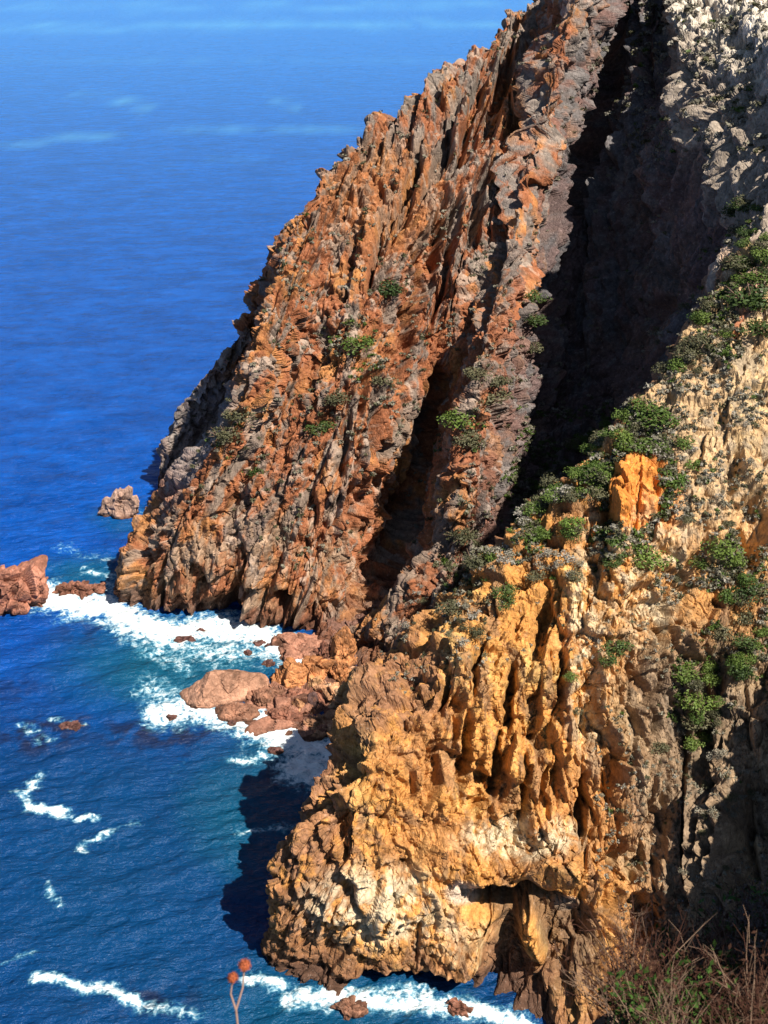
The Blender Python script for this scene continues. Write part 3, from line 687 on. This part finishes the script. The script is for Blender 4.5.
TW = mat_new('twig')[0]; TW.node_tree.nodes['Principled BSDF'].inputs['Base Color'].default_value = (.16, .10, .06, 1); TW.node_tree.nodes['Principled BSDF'].inputs['Roughness'].default_value = .9
def leaves(r, n, ls, flat=.75, lobes=6, core=.35):
    """n leaf quads through an uneven crown of radius about 1"""
    lc = r.normal(size=(lobes, 3)); lc /= np.linalg.norm(lc, axis=1)[:, None]; lc *= r.uniform(.25, .62, (lobes, 1)); lc[:, 2] = np.abs(lc[:, 2])*flat+.15
    lr = r.uniform(.28, .55, lobes)
    k = r.integers(0, lobes, n); d = r.normal(size=(n, 3)); d /= np.linalg.norm(d, axis=1)[:, None]
    P = lc[k]+d*(lr[k]*r.uniform(core, 1.05, n)**.5)[:, None]; P[:, 2] = np.abs(P[:, 2])
    nn = d+.7*r.normal(size=(n, 3)); nn /= np.linalg.norm(nn, axis=1)[:, None]
    a = np.cross(nn, r.normal(size=(n, 3))); a /= np.linalg.norm(a, axis=1)[:, None]; b = np.cross(nn, a)
    s = ls*r.uniform(.6, 1.3, n)[:, None]
    V = np.stack([P-a*s, P-b*s*.55, P+a*s, P+b*s*.55], 1).reshape(-1, 3)
    F = np.arange(n*4).reshape(n, 4)
    return V, F
def tube(V, F, pts, r0, r1, sides=4):
    pts = [np.array(p, float) for p in pts]; base = len(V); n = len(pts)
    for i, p in enumerate(pts):
        t_ = pts[min(i+1, n-1)]-pts[max(i-1, 0)]; t_ = t_/(np.linalg.norm(t_)+1e-9)
        a = np.cross(t_, [.3, .9, .2]); a /= np.linalg.norm(a)+1e-9; b = np.cross(t_, a)
        rr = r0+(r1-r0)*i/(n-1)
        for k in range(sides):
            w = 2*math.pi*k/sides; V.append(p+a*rr*math.cos(w)+b*rr*math.sin(w))
    for i in range(n-1):
        for k in range(sides):
            F.append((base+i*sides+k, base+i*sides+(k+1) % sides, base+(i+1)*sides+(k+1) % sides, base+(i+1)*sides+k))
def branch_mesh(r, n=9):
    V, F = [], []
    for i in range(n):
        d = r.normal(size=3); d[2] = abs(d[2])+.5; d /= np.linalg.norm(d)
        p1 = d*.45+r.normal(size=3)*.05; p2 = d*.9+r.normal(size=3)*.1
        tube(V, F, [(0, 0, -.15), p1, p2], .035, .012)
    return V, F
r_ = np.random.default_rng(5)
LV = []
for i in range(6):
    n_ = 700
    LV.append(leaves(r_, n_, .075, lobes=8))
SPR = [leaves(r_, 260, .085, lobes=5, core=.1) for _ in range(4)]
BRV = [branch_mesh(r_) for _ in range(3)]
def me_of(name, VF, mat):
    me = bpy.data.meshes.new(name); me.from_pydata([tuple(p) for p in VF[0]], [], [tuple(int(q) for q in f) for f in VF[1]]); me.materials.append(mat); me.update(); return me
MESH = {}
def crown_me(kind, i):
    k = (kind, i)
    if k not in MESH:
        src = SPR if kind in ('grey', 'silver') else LV
        MESH[k] = me_of('foliage', src[i % len(src)], LM[kind])
    return MESH[k]
BRM = [me_of('branches', b, TW) for b in BRV]
def on_knob(x, y): return ((x-635)/27)**2+((y-492)/40)**2 < 1     # the bare orange knob
def big_shrub(px, py, rad, kind, label, flat=.62, group=None):
    h_ = hit(px, py)
    if h_ is None: return
    p, n = h_
    e = bpy.data.objects.new('shrub', None); col.objects.link(e); e.empty_display_size = .3
    e.location = tuple(p-np.array(n)*.15*rad); e.rotation_euler = (0, 0, random.uniform(0, 6.3)); rad *= 1.45*random.uniform(.92, 1.12); e.scale = (rad, rad, rad*flat)
    tag(e, label, 'shrub', group)
    for nm, me in (('foliage', crown_me(kind, random.randrange(6))), ('branches', random.choice(BRM))):
        c_ = bpy.data.objects.new(nm, me); c_.parent = e; col.objects.link(c_)
BIG = [
 (662, 420, 2.1, 'green', 'largest dense green shrub on the near cliff, right of the ridge edge'),
 (640, 405, 1.4, 'green', 'green shrub on the ridge edge up and left of the largest green shrub'),
 (683, 440, 1.2, 'green', 'green shrub tucked against the lower right of the largest green shrub'),
 (676, 478, 1.3, 'bright', 'light green shrub right of the orange knob'),
 (692, 462, .9, 'bright', 'small light green shrub above right of the orange knob'),
 (640, 556, 1.8, 'green', 'wide green shrub right under the orange knob'),
 (618, 560, 1.1, 'dark', 'dark green shrub left under the orange knob'),
 (578, 524, 1.3, 'bright', 'brightest yellow green shrub left of the orange knob'),
 (722, 548, 1.6, 'green', 'green shrub on the pale slope near the right edge, level with the orange knob foot'),
 (700, 562, 1.0, 'green', 'smaller green shrub left of the one near the right edge'),
 (611, 645, 1.3, 'dark', 'dark round shrub clinging to the pale yellow rib'),
 (612, 660, .9, 'dark', 'small dark shrub hanging below the round one on the pale yellow rib'),
 (567, 675, .7, 'green', 'small shrub left of the dark round shrub on the pale rib'),
 (578, 708, .6, 'olive', 'small olive shrub lowest on the pale yellow rib'),
 (507, 590, 1.3, 'dark', 'upright dark shrub at the top of the deep cleft on the near cliff'),
 (508, 608, 1.0, 'dark', 'dark shrub below the upright one beside the deep cleft'),
 (462, 540, 1.9, 'olive', 'tall olive shrub on the brown rib behind the near ridge'),
 (466, 565, 1.6, 'olive', 'lower olive shrub on the brown rib behind the near ridge'),
 (452, 608, 1.1, 'olive', 'olive shrub low on the near ridge above the cove'),
 (742, 300, 2.2, 'dark', 'largest dark shrub at the right edge high on the near ridge'),
 (758, 330, 1.9, 'dark', 'dark shrub below the largest one at the right edge'),
 (735, 262, 1.5, 'olive', 'olive shrub highest on the near ridge at the right edge'),
 (752, 275, 1.5, 'green', 'green shrub just above the largest dark shrub at the right edge'),
 (700, 345, 1.4, 'olive', 'olive shrub on the ridge edge below the right edge thicket'),
 (682, 355, 1.3, 'olive', 'olive shrub at the very lip of the shaded gully'),
 (742, 590, 1.5, 'dark', 'dark shrub under the green shrub near the right edge'),
 (748, 640, 1.3, 'dark', 'dark shrub at the right edge halfway down the near cliff'),
 (692, 672, 1.4, 'green', 'green shrub at the top of the vertical green strip'),
 (700, 700, 1.4, 'green', 'green shrub in the middle of the vertical green strip'),
 (690, 725, 1.2, 'olive', 'olive shrub at the foot of the vertical green strip'),
 (662, 745, .9, 'olive', 'small olive shrub left of the foot of the vertical green strip'),
 (358, 349, 2.3, 'green', 'roundest green shrub in the middle of the far headland'),
 (388, 296, 2.0, 'dark', 'dark green shrub above the roundest one on the far headland'),
 (248, 473, 1.7, 'dark', 'small dark green shrub alone on the lower left of the far headland'),
 (234, 415, 1.8, 'olive', 'yellow green shrub on the left shoulder of the far headland'),
 (221, 442, 1.7, 'olive', 'yellow green shrub lowest on the left shoulder of the far headland'),
 (330, 400, 1.7, 'olive', 'olive shrub in a streak left of centre on the far headland'),
 (321, 425, 1.7, 'dark', 'dark shrub below the olive one in the streak on the far headland'),
 (378, 385, 1.7, 'olive', 'olive shrub right of the streak on the far headland'),
 (455, 425, 2.3, 'green', 'green shrub on the rib beside the deep fold of the far headland'),
 (468, 440, 1.7, 'olive', 'olive shrub right of the green one beside the deep fold'),
 (492, 400, 1.9, 'olive', 'pale olive shrub at the edge of the big shadow'),
 (500, 382, 1.7, 'olive', 'pale olive shrub above its twin at the edge of the big shadow'),
 (536, 300, 1.7, 'dark', 'dark shrub at the top of the green line along the big shadow'),
 (537, 325, 1.7, 'dark', 'dark shrub in the middle of the green line along the big shadow'),
 (535, 350, 1.6, 'olive', 'olive shrub at the foot of the green line along the big shadow'),
 (472, 375, 1.5, 'olive', 'olive shrub high on the rib left of the big shadow')]
for b_ in BIG: big_shrub(*b_)
SC = [  # region centre, half sizes, count, radius range, kinds, label
 (560, 500, 60, 40, 38, (.6, 1.1), ('green', 'olive', 'olive', 'silver'), 'low shrub in the mixed scrub covering the near ridge top'),
 (610, 455, 45, 40, 44, (.6, 1.2), ('green', 'olive', 'green'), 'green shrub in the scrub band along the ridge edge left of the largest green shrub'),
 (545, 560, 60, 28, 22, (.5, 1.0), ('green', 'olive', 'silver', 'grey'), 'low shrub where the scrub ends above the yellow cliff face'),
 (690, 340, 40, 40, 20, (.6, 1.1), ('olive', 'green', 'grey'), 'shrub on the upper near ridge below the right edge thicket'),
 (745, 260, 25, 60, 20, (.8, 1.3), ('dark', 'olive', 'green'), 'shrub in the thicket at the right edge high on the near ridge'),
 (700, 700, 22, 50, 16, (.5, .9), ('green', 'olive'), 'shrub in the vertical green strip on the near cliff'),
 (740, 620, 26, 60, 18, (.6, 1.1), ('dark', 'olive', 'green'), 'shrub in the dark scrub at the right edge of the near cliff'),
 (700, 800, 60, 90, 24, (.35, .7), ('grey', 'olive', 'grey'), 'small grey green bush on the grey lower right of the near cliff'),
 (440, 620, 40, 40, 16, (.4, .8), ('grey', 'olive', 'silver'), 'small grey bush on the brown end of the near ridge'),
 (700, 480, 60, 120, 20, (.3, .6), ('grey', 'silver', 'olive'), 'small grey bush on the pale slope right of the orange knob')]
rs = np.random.default_rng(21); nsh = 0
for (cx, cy, rx, ry, n, rr, kinds, lb) in SC:
    for i in range(n):
        a, q = rs.uniform(0, 2*math.pi), math.sqrt(rs.uniform(0, 1))
        if on_knob(cx+rx*q*math.cos(a), cy+ry*q*math.sin(a)+8): continue
        h_ = hit(cx+rx*q*math.cos(a), cy+ry*q*math.sin(a), 2)
        if h_ is None or h_[1][2] < .05: continue
        kd = kinds[rs.integers(len(kinds))]; rad = rs.uniform(*rr)*1.5
        o = bpy.data.objects.new('shrub', crown_me(kd, int(rs.integers(6)))); col.objects.link(o); nsh += 1
        o.location = tuple(h_[0]-h_[1]*.1*rad); o.rotation_euler = (0, 0, rs.uniform(0, 6.3)); o.scale = (rad, rad, rad*rs.uniform(.6, .95))
        tag(o, lb, 'shrub', lb.split(' on the ')[0].split(' in the ')[0].replace('shrub', 'shrubs').replace('bush', 'bushes')+' '+str(['of the ridge top', 'of the ridge edge', 'above the yellow face', 'of the upper ridge', 'of the thicket', 'of the green strip', 'of the right edge', 'of the grey slope', 'of the ridge end', 'of the pale slope'][[s_[7] for s_ in SC].index(lb)]))
# countless small tufts: one object of scattered leaf sprays
TV, TF, TM = [], [], []; cnt = 0
tuft = [leaves(rs, 34, .26, lobes=3, core=.1) for _ in range(6)]
mats_ = [LM['grey'], LM['olive'], LM['silver'], LM['green']]
def scatter(cx, cy, rx, ry, n, rr, probs):
    global cnt
    for i in range(n):
        a, q = rs.uniform(0, 2*math.pi), math.sqrt(rs.uniform(0, 1))
        x_, y_ = cx+rx*q*math.cos(a), cy+ry*q*math.sin(a)
        if on_knob(x_, y_): continue
        h_ = hit(x_, y_, 0)
        if h_ is None or h_[1][2] < .12: continue
        if perlin(np.array([h_[0][0]/5]), np.array([h_[0][1]/5+h_[0][2]/7]))[0] < -.15: continue
        V, F = tuft[rs.integers(6)]; rad = rs.uniform(*rr)*1.6; w = rs.uniform(0, 6.3); c_, s_ = math.cos(w), math.sin(w)
        P = np.stack([V[:, 0]*c_-V[:, 1]*s_, V[:, 0]*s_+V[:, 1]*c_, V[:, 2]*.8], 1)*rad+h_[0]
        TV.append(P); TF.append(F+cnt); cnt += len(V); TM.append(np.full(len(F), rs.choice(4, p=probs)))
K_ = 1 if Q == 1 else .5
for a_ in [(470, 200, 200, 230, 2000, (.2, .5), (.55, .3, .13, .02)), (700, 70, 110, 100, 1500, (.3, .75), (.55, .15, .25, .05)), (300, 400, 140, 170, 1000, (.2, .5), (.5, .4, .1, 0)),
           (470, 480, 80, 130, 500, (.2, .5), (.45, .4, .1, .05)), (590, 480, 85, 85, 5200, (.2, .5), (.2, .3, .15, .35)), (740, 290, 50, 80, 800, (.2, .5), (.2, .4, .05, .35)), (560, 540, 60, 40, 900, (.2, .4), (.3, .35, .1, .25)), (355, 350, 30, 30, 160, (.3, .5), (.2, .4, 0, .4)), (455, 430, 30, 30, 160, (.3, .5), (.2, .4, 0, .4)), (230, 430, 24, 30, 140, (.3, .5), (.2, .5, 0, .3)), (460, 550, 26, 50, 260, (.3, .5), (.3, .5, 0, .2)), (695, 700, 26, 60, 400, (.2, .4), (.2, .4, 0, .4)), (740, 620, 40, 90, 900, (.2, .4), (.3, .4, .05, .25)), (705, 450, 90, 170, 2200, (.15, .42), (.5, .25, .2, .05)),
           (690, 800, 100, 170, 1500, (.1, .3), (.6, .25, .13, .02)), (430, 640, 60, 60, 350, (.1, .3), (.5, .35, .15, 0)), (560, 620, 120, 60, 260, (.1, .25), (.5, .3, .2, 0))]:
    scatter(*a_[:4], int(a_[4]*K_), *a_[5:])
TV, TF, TM = np.concatenate(TV), np.concatenate(TF), np.concatenate(TM)
me = bpy.data.meshes.new('scrub'); me.vertices.add(len(TV)); me.vertices.foreach_set('co', TV.astype(np.float32).reshape(-1))
me.loops.add(TF.size); me.loops.foreach_set('vertex_index', TF.astype(np.int32).reshape(-1)); me.polygons.add(len(TF)); me.polygons.foreach_set('loop_start', np.arange(0, TF.size, 4, dtype=np.int32))
for m_ in mats_: me.materials.append(m_)
me.polygons.foreach_set('material_index', TM.astype(np.int32)); me.update(calc_edges=True)
o = bpy.data.objects.new('low_scrub', me); col.objects.link(o); tag(o, 'grey green tufts of low scrub sprinkled over both cliffs', 'scrub', kind='stuff')
tick('plants %d' % nsh)

# ------------------------------------------------------------------ FOREGROUND BANK
bx_ = np.arange(-9, 14, .06*Q); bt = np.concatenate([np.arange(-14, 0, .14*Q), np.linspace(0, 1, int(70/Q)), 1+np.linspace(.01, 1, int(40/Q))])
BX, BT = np.meshgrid(bx_, bt, indexing='ij')
rimy = 2.75+1.05*BX+.25*perlin(BX*1.3, BX*0+4); rimy = np.where(BX < 0, 2.75+.35*BX+.25*perlin(BX*1.3, BX*0+4), rimy); rimy = np.clip(rimy, 1.2, 11)
BY = np.where(BT < 0, BT, np.where(BT < 1, BT*rimy, rimy+(BT-1)*30))
bz = lambda y: np.where(y < 0, -1.6-.12*y, -1.6-.76*y)
BZ = np.where(BT <= 1, bz(BY), bz(rimy)-(BY-rimy)*3.0)
BZ = BZ+.10*fbm(BX*1.5, BY*1.5, o=4)+.12*perlin(BX*.6, BY*.6)-np.clip(BT-.9, 0, .1)*1.0
BZ = BZ+(8.2+2.2*perlin(BX*.9, BY*.9))*sm(4.0, 7.9, BX+.3*perlin(BX*2, BY*2))*sm(7, 3, BY)  # hill out of view to the right, added to shade the brush
BZ = np.maximum(BZ, -H-2)
def soil():
    m, nt, b = mat_new('soil'); g = N(nt, 'ShaderNodeNewGeometry'); n = N(nt, 'ShaderNodeTexNoise', Scale=9, Detail=8, Roughness=.7); nt.links.new(g.outputs['Position'], n.inputs['Vector'])
    cr = N(nt, 'ShaderNodeValToRGB'); cr.color_ramp.elements[0].position = .35; cr.color_ramp.elements[0].color = (.035, .02, .013, 1); cr.color_ramp.elements[1].position = .7; cr.color_ramp.elements[1].color = (.13, .08, .05, 1)
    nt.links.new(n.outputs[0], cr.inputs[0]); nt.links.new(cr.outputs[0], b.inputs['Base Color']); b.inputs['Roughness'].default_value = 1; b.inputs['Specular IOR Level'].default_value = .05
    bp = N(nt, 'ShaderNodeBump', Strength=1, Distance=.03); nt.links.new(n.outputs[0], bp.inputs['Height']); nt.links.new(bp.outputs[0], b.inputs['Normal']); return m
bank = grid_mesh('ground', np.stack([BX, BY, BZ+H], -1), None, soil()); tag(bank, kind='structure')
def bank_z(x, y):
    return H+float(bz(np.array(y)))+.03
def rim_at(x): return max(1.2, min(11, 2.75+1.05*x if x > 0 else 2.75+.35*x))
def cmat(name, c, rough=.85):
    m, nt, b = mat_new(name); g = N(nt, 'ShaderNodeNewGeometry'); n = N(nt, 'ShaderNodeTexNoise', Scale=14, Detail=3); nt.links.new(g.outputs['Position'], n.inputs['Vector'])
    mx = N(nt, 'ShaderNodeMix', data_type='RGBA'); mx.inputs[6].default_value = tuple(q*.5 for q in c)+(1,); mx.inputs[7].default_value = tuple(min(1, q*1.5) for q in c)+(1,)
    nt.links.new(n.outputs[0], mx.inputs[0]); nt.links.new(mx.outputs[2], b.inputs['Base Color']); b.inputs['Roughness'].default_value = rough; b.inputs['Specular IOR Level'].default_value = .15; return m
STM = {'straw': cmat('straw_stem', (.19, .12, .08)), 'rust': cmat('rust_stem', (.08, .034, .022)), 'greytwig': cmat('grey_twig', (.12, .09, .08))}
FLM = {'rustleaf': cmat('rust_leaf', (.055, .024, .014)), 'greenleaf': cmat('fresh_leaf', (.04, .085, .014)), 'greyleaf': cmat('grey_leaf_small', (.12, .095, .085))}
def brush(r, n, hgt, spread, thick, twigs=4, lf=120, lsz=.012):
    V, F = [], []; tips = []
    for i in range(n):
        a = r.uniform(0, 6.28); ln = hgt*r.uniform(.6, 1.15); sp = spread*r.uniform(.3, 1)
        d = np.array([math.cos(a)*sp, math.sin(a)*sp, 1.]); d /= np.linalg.norm(d); bend = r.normal(size=3)*.12; bend[2] = -abs(bend[2])
        p = [np.array([math.cos(a), math.sin(a), 0])*.04*r.uniform(0, 1)+d*ln*t_+bend*ln*t_*t_ for t_ in (0, .3, .6, .85, 1)]
        tube(V, F, p, thick, thick*.35, 4); tips.append(p[-1])
        for k in range(twigs):
            t_ = r.uniform(.35, .95); q = p[0]+(p[-1]-p[0])*t_; dd = d+r.normal(size=3)*.6; dd /= np.linalg.norm(dd); e = q+dd*ln*r.uniform(.12, .32)
            tube(V, F, [q, (q+e)/2+r.normal(size=3)*.008, e], thick*.5, thick*.2, 3); tips.append(e)
    LVx, LFx = [], []
    tips = np.array(tips)
    for i in range(lf):
        q = tips[r.integers(len(tips))]*r.uniform(.55, 1)+r.normal(size=3)*.02; a = r.normal(size=3); a /= np.linalg.norm(a); b = np.cross(a, r.normal(size=3)); b /= np.linalg.norm(b); s_ = lsz*r.uniform(.6, 1.5)
        k = len(LVx); LVx += [q-a*s_, q-b*s_*.45, q+a*s_, q+b*s_*.45]; LFx.append((k, k+1, k+2, k+3))
    return (V, F), (LVx, LFx)
rb = np.random.default_rng(9)
BK = {}
for nm, (n, hg, sp, th, tw, lf, lsz, sm_, lm_) in {
    'dry': (16, .42, .9, .0028, 5, 160, .008, 'straw', 'rustleaf'), 'rust': (18, .36, 1.1, .0026, 5, 260, .010, 'rust', 'rustleaf'),
    'grey': (20, .34, 1.2, .0025, 6, 420, .009, 'greytwig', 'greyleaf'), 'leafy': (12, .30, 1.0, .003, 4, 300, .017, 'rust', 'greenleaf')}.items():
    BK[nm] = []
    for i in range(3):
        s_, l_ = brush(rb, n, hg, sp, th, tw, lf, lsz); BK[nm].append((me_of('stems', s_, STM[sm_]), me_of('leaves', l_, FLM[lm_])))
LBL = {'dry': 'dry straw coloured twiggy plant in the brush at the bottom right corner', 'rust': 'rust brown leafy brush plant at the bottom right corner',
       'grey': 'greyish dry bush in the foreground brush at the right edge', 'leafy': 'low foreground plant with fresh green leaves among the dry brush'}
def put_brush(kind, x, y, sc=1.):
    e = bpy.data.objects.new({'dry': 'dry_plant', 'rust': 'brush_plant', 'grey': 'dry_bush', 'leafy': 'leafy_plant'}[kind], None); col.objects.link(e)
    e.location = (x, y, bank_z(x, y)); e.rotation_euler = (rb.uniform(-.2, .1), rb.uniform(-.25, .25), rb.uniform(0, 6.3)); e.scale = (sc,)*3; e.empty_display_size = .1
    tag(e, LBL[kind], 'plant', {'dry': 'dry twiggy plants', 'rust': 'rust brown brush plants', 'grey': 'grey dry bushes', 'leafy': 'green leafy plants'}[kind]+' in the foreground brush')
    for nm, me in zip(('stems', 'leaves'), BK[kind][rb.integers(3)]):
        c_ = bpy.data.objects.new(nm, me); c_.parent = e; col.objects.link(c_)
for i in range(170):
    x = rb.uniform(.95, 3.6); ry_ = rim_at(x); y = ry_-abs(rb.normal())*.9-.02
    if y < 2.4: continue
    if y < x*1.9-.6: pass
    w = rb.random()
    kind = 'grey' if (x > 1.7 and w < .5) else ('dry' if w < .35 else ('rust' if w < .85 else 'leafy'))
    put_brush(kind, x, y, rb.uniform(.7, 1.25))
# the flower in front of the water
def fpt(px, py, f): 
    rx, ry, rz = ray(px, py); return np.array([rx*f, ry*f, H+rz*f])
fl = bpy.data.objects.new('wildflower', None); col.objects.link(fl)
b0 = fpt(238, 1060, 3.05); gz_ = bank_z(b0[0], b0[1]); b0[2] = gz_-.02; fl.location = tuple(b0); fl.empty_display_size = .1
tag(fl, 'thin stemmed wildflower with two round orange heads in front of the water', 'flower')
hd = [(fpt(244.6, 965, 3.0), .0150), (fpt(232.8, 977.5, 3.0), .0128)]
V, F = [], []; fork = fpt(236, 1010, 3.02)-b0
tube(V, F, [(0, 0, 0), fork*.5+np.array([.01, 0, 0]), fork], .0042, .003, 6)
for (p, r0) in hd: q = p-b0; tube(V, F, [fork, (fork+q)/2+np.array([.006*(1 if p is hd[0][0] else -1.5), 0, 0]), q], .0028, .0018, 6)
poly_mesh('stem', V, F, cmat('flower_stem', (.42, .26, .2)), True, parent=fl)
HM = cmat('orange_flower', (.5, .13, .055))
for (p, r0) in hd:
    V, F = [], []; c0 = p-b0
    for i in range(420):
        z_ = 1-2*(i+.5)/420; a = i*2.39996; q = math.sqrt(1-z_*z_); d = np.array([q*math.cos(a), q*math.sin(a), z_*.85]); d2 = d+rb.normal(size=3)*.12
        k = len(V); s_ = .0016; e1 = np.cross(d2, [.2, .5, .8]); e1 /= np.linalg.norm(e1); e2 = np.cross(d2, e1); t_ = c0+d2*r0*rb.uniform(.85, 1.1); m_ = c0+d2*r0*.55
        V += [c0+d*r0*.1, m_+e1*s_, t_, m_-e1*s_]; F.append((k, k+1, k+2, k+3)); k = len(V); V += [t_+e1*s_, t_+e2*s_, t_-e1*s_, t_-e2*s_]; F.append((k, k+1, k+2, k+3))
    poly_mesh('flower_head', V, F, HM, parent=fl)
tick('foreground')

# ------------------------------------------------------------------ camera, light, world
cam = bpy.data.cameras.new('camera'); co = bpy.data.objects.new('camera', cam); col.objects.link(co)
co.location = (0, 0, H); co.rotation_euler = (math.pi/2-PITCH, 0, 0)
cam.sensor_fit = 'VERTICAL'; cam.sensor_height = 24; cam.lens = FPX/1024*24; cam.clip_start = .1; cam.clip_end = 20000
cam.dof.use_dof = True; cam.dof.focus_distance = 120; cam.dof.aperture_fstop = cam.lens/1000/.005
scene.camera = co
EL = math.radians(53); AZ = math.radians(132)        # azimuth from +Y towards +X
S = Vector((math.sin(AZ)*math.cos(EL), math.cos(AZ)*math.cos(EL), math.sin(EL)))
sl = bpy.data.lights.new('sun', 'SUN'); sl.energy = 5; sl.angle = math.radians(.5); sl.color = (1, .95, .86)
so = bpy.data.objects.new('sun', sl); so.rotation_euler = S.to_track_quat('Z', 'Y').to_euler(); col.objects.link(so)
wd = bpy.data.worlds.new('World'); scene.world = wd; wd.use_nodes = True
nt = wd.node_tree; bg = nt.nodes['Background']; sk = nt.nodes.new('ShaderNodeTexSky'); sk.sky_type = 'NISHITA'; sk.sun_disc = False
sk.sun_elevation = EL; sk.sun_rotation = AZ; sk.ozone_density = 3; sk.air_density = 1.0; sk.dust_density = .5
nt.links.new(sk.outputs[0], bg.inputs[0]); bg.inputs[1].default_value = .052
vs = scene.view_settings; vs.view_transform = 'Standard'; vs.look = 'None'; vs.exposure = .7; vs.gamma = 1; vs.use_curve_mapping = False
scene.cycles.max_bounces = 4; scene.cycles.diffuse_bounces = 1

tick('end')
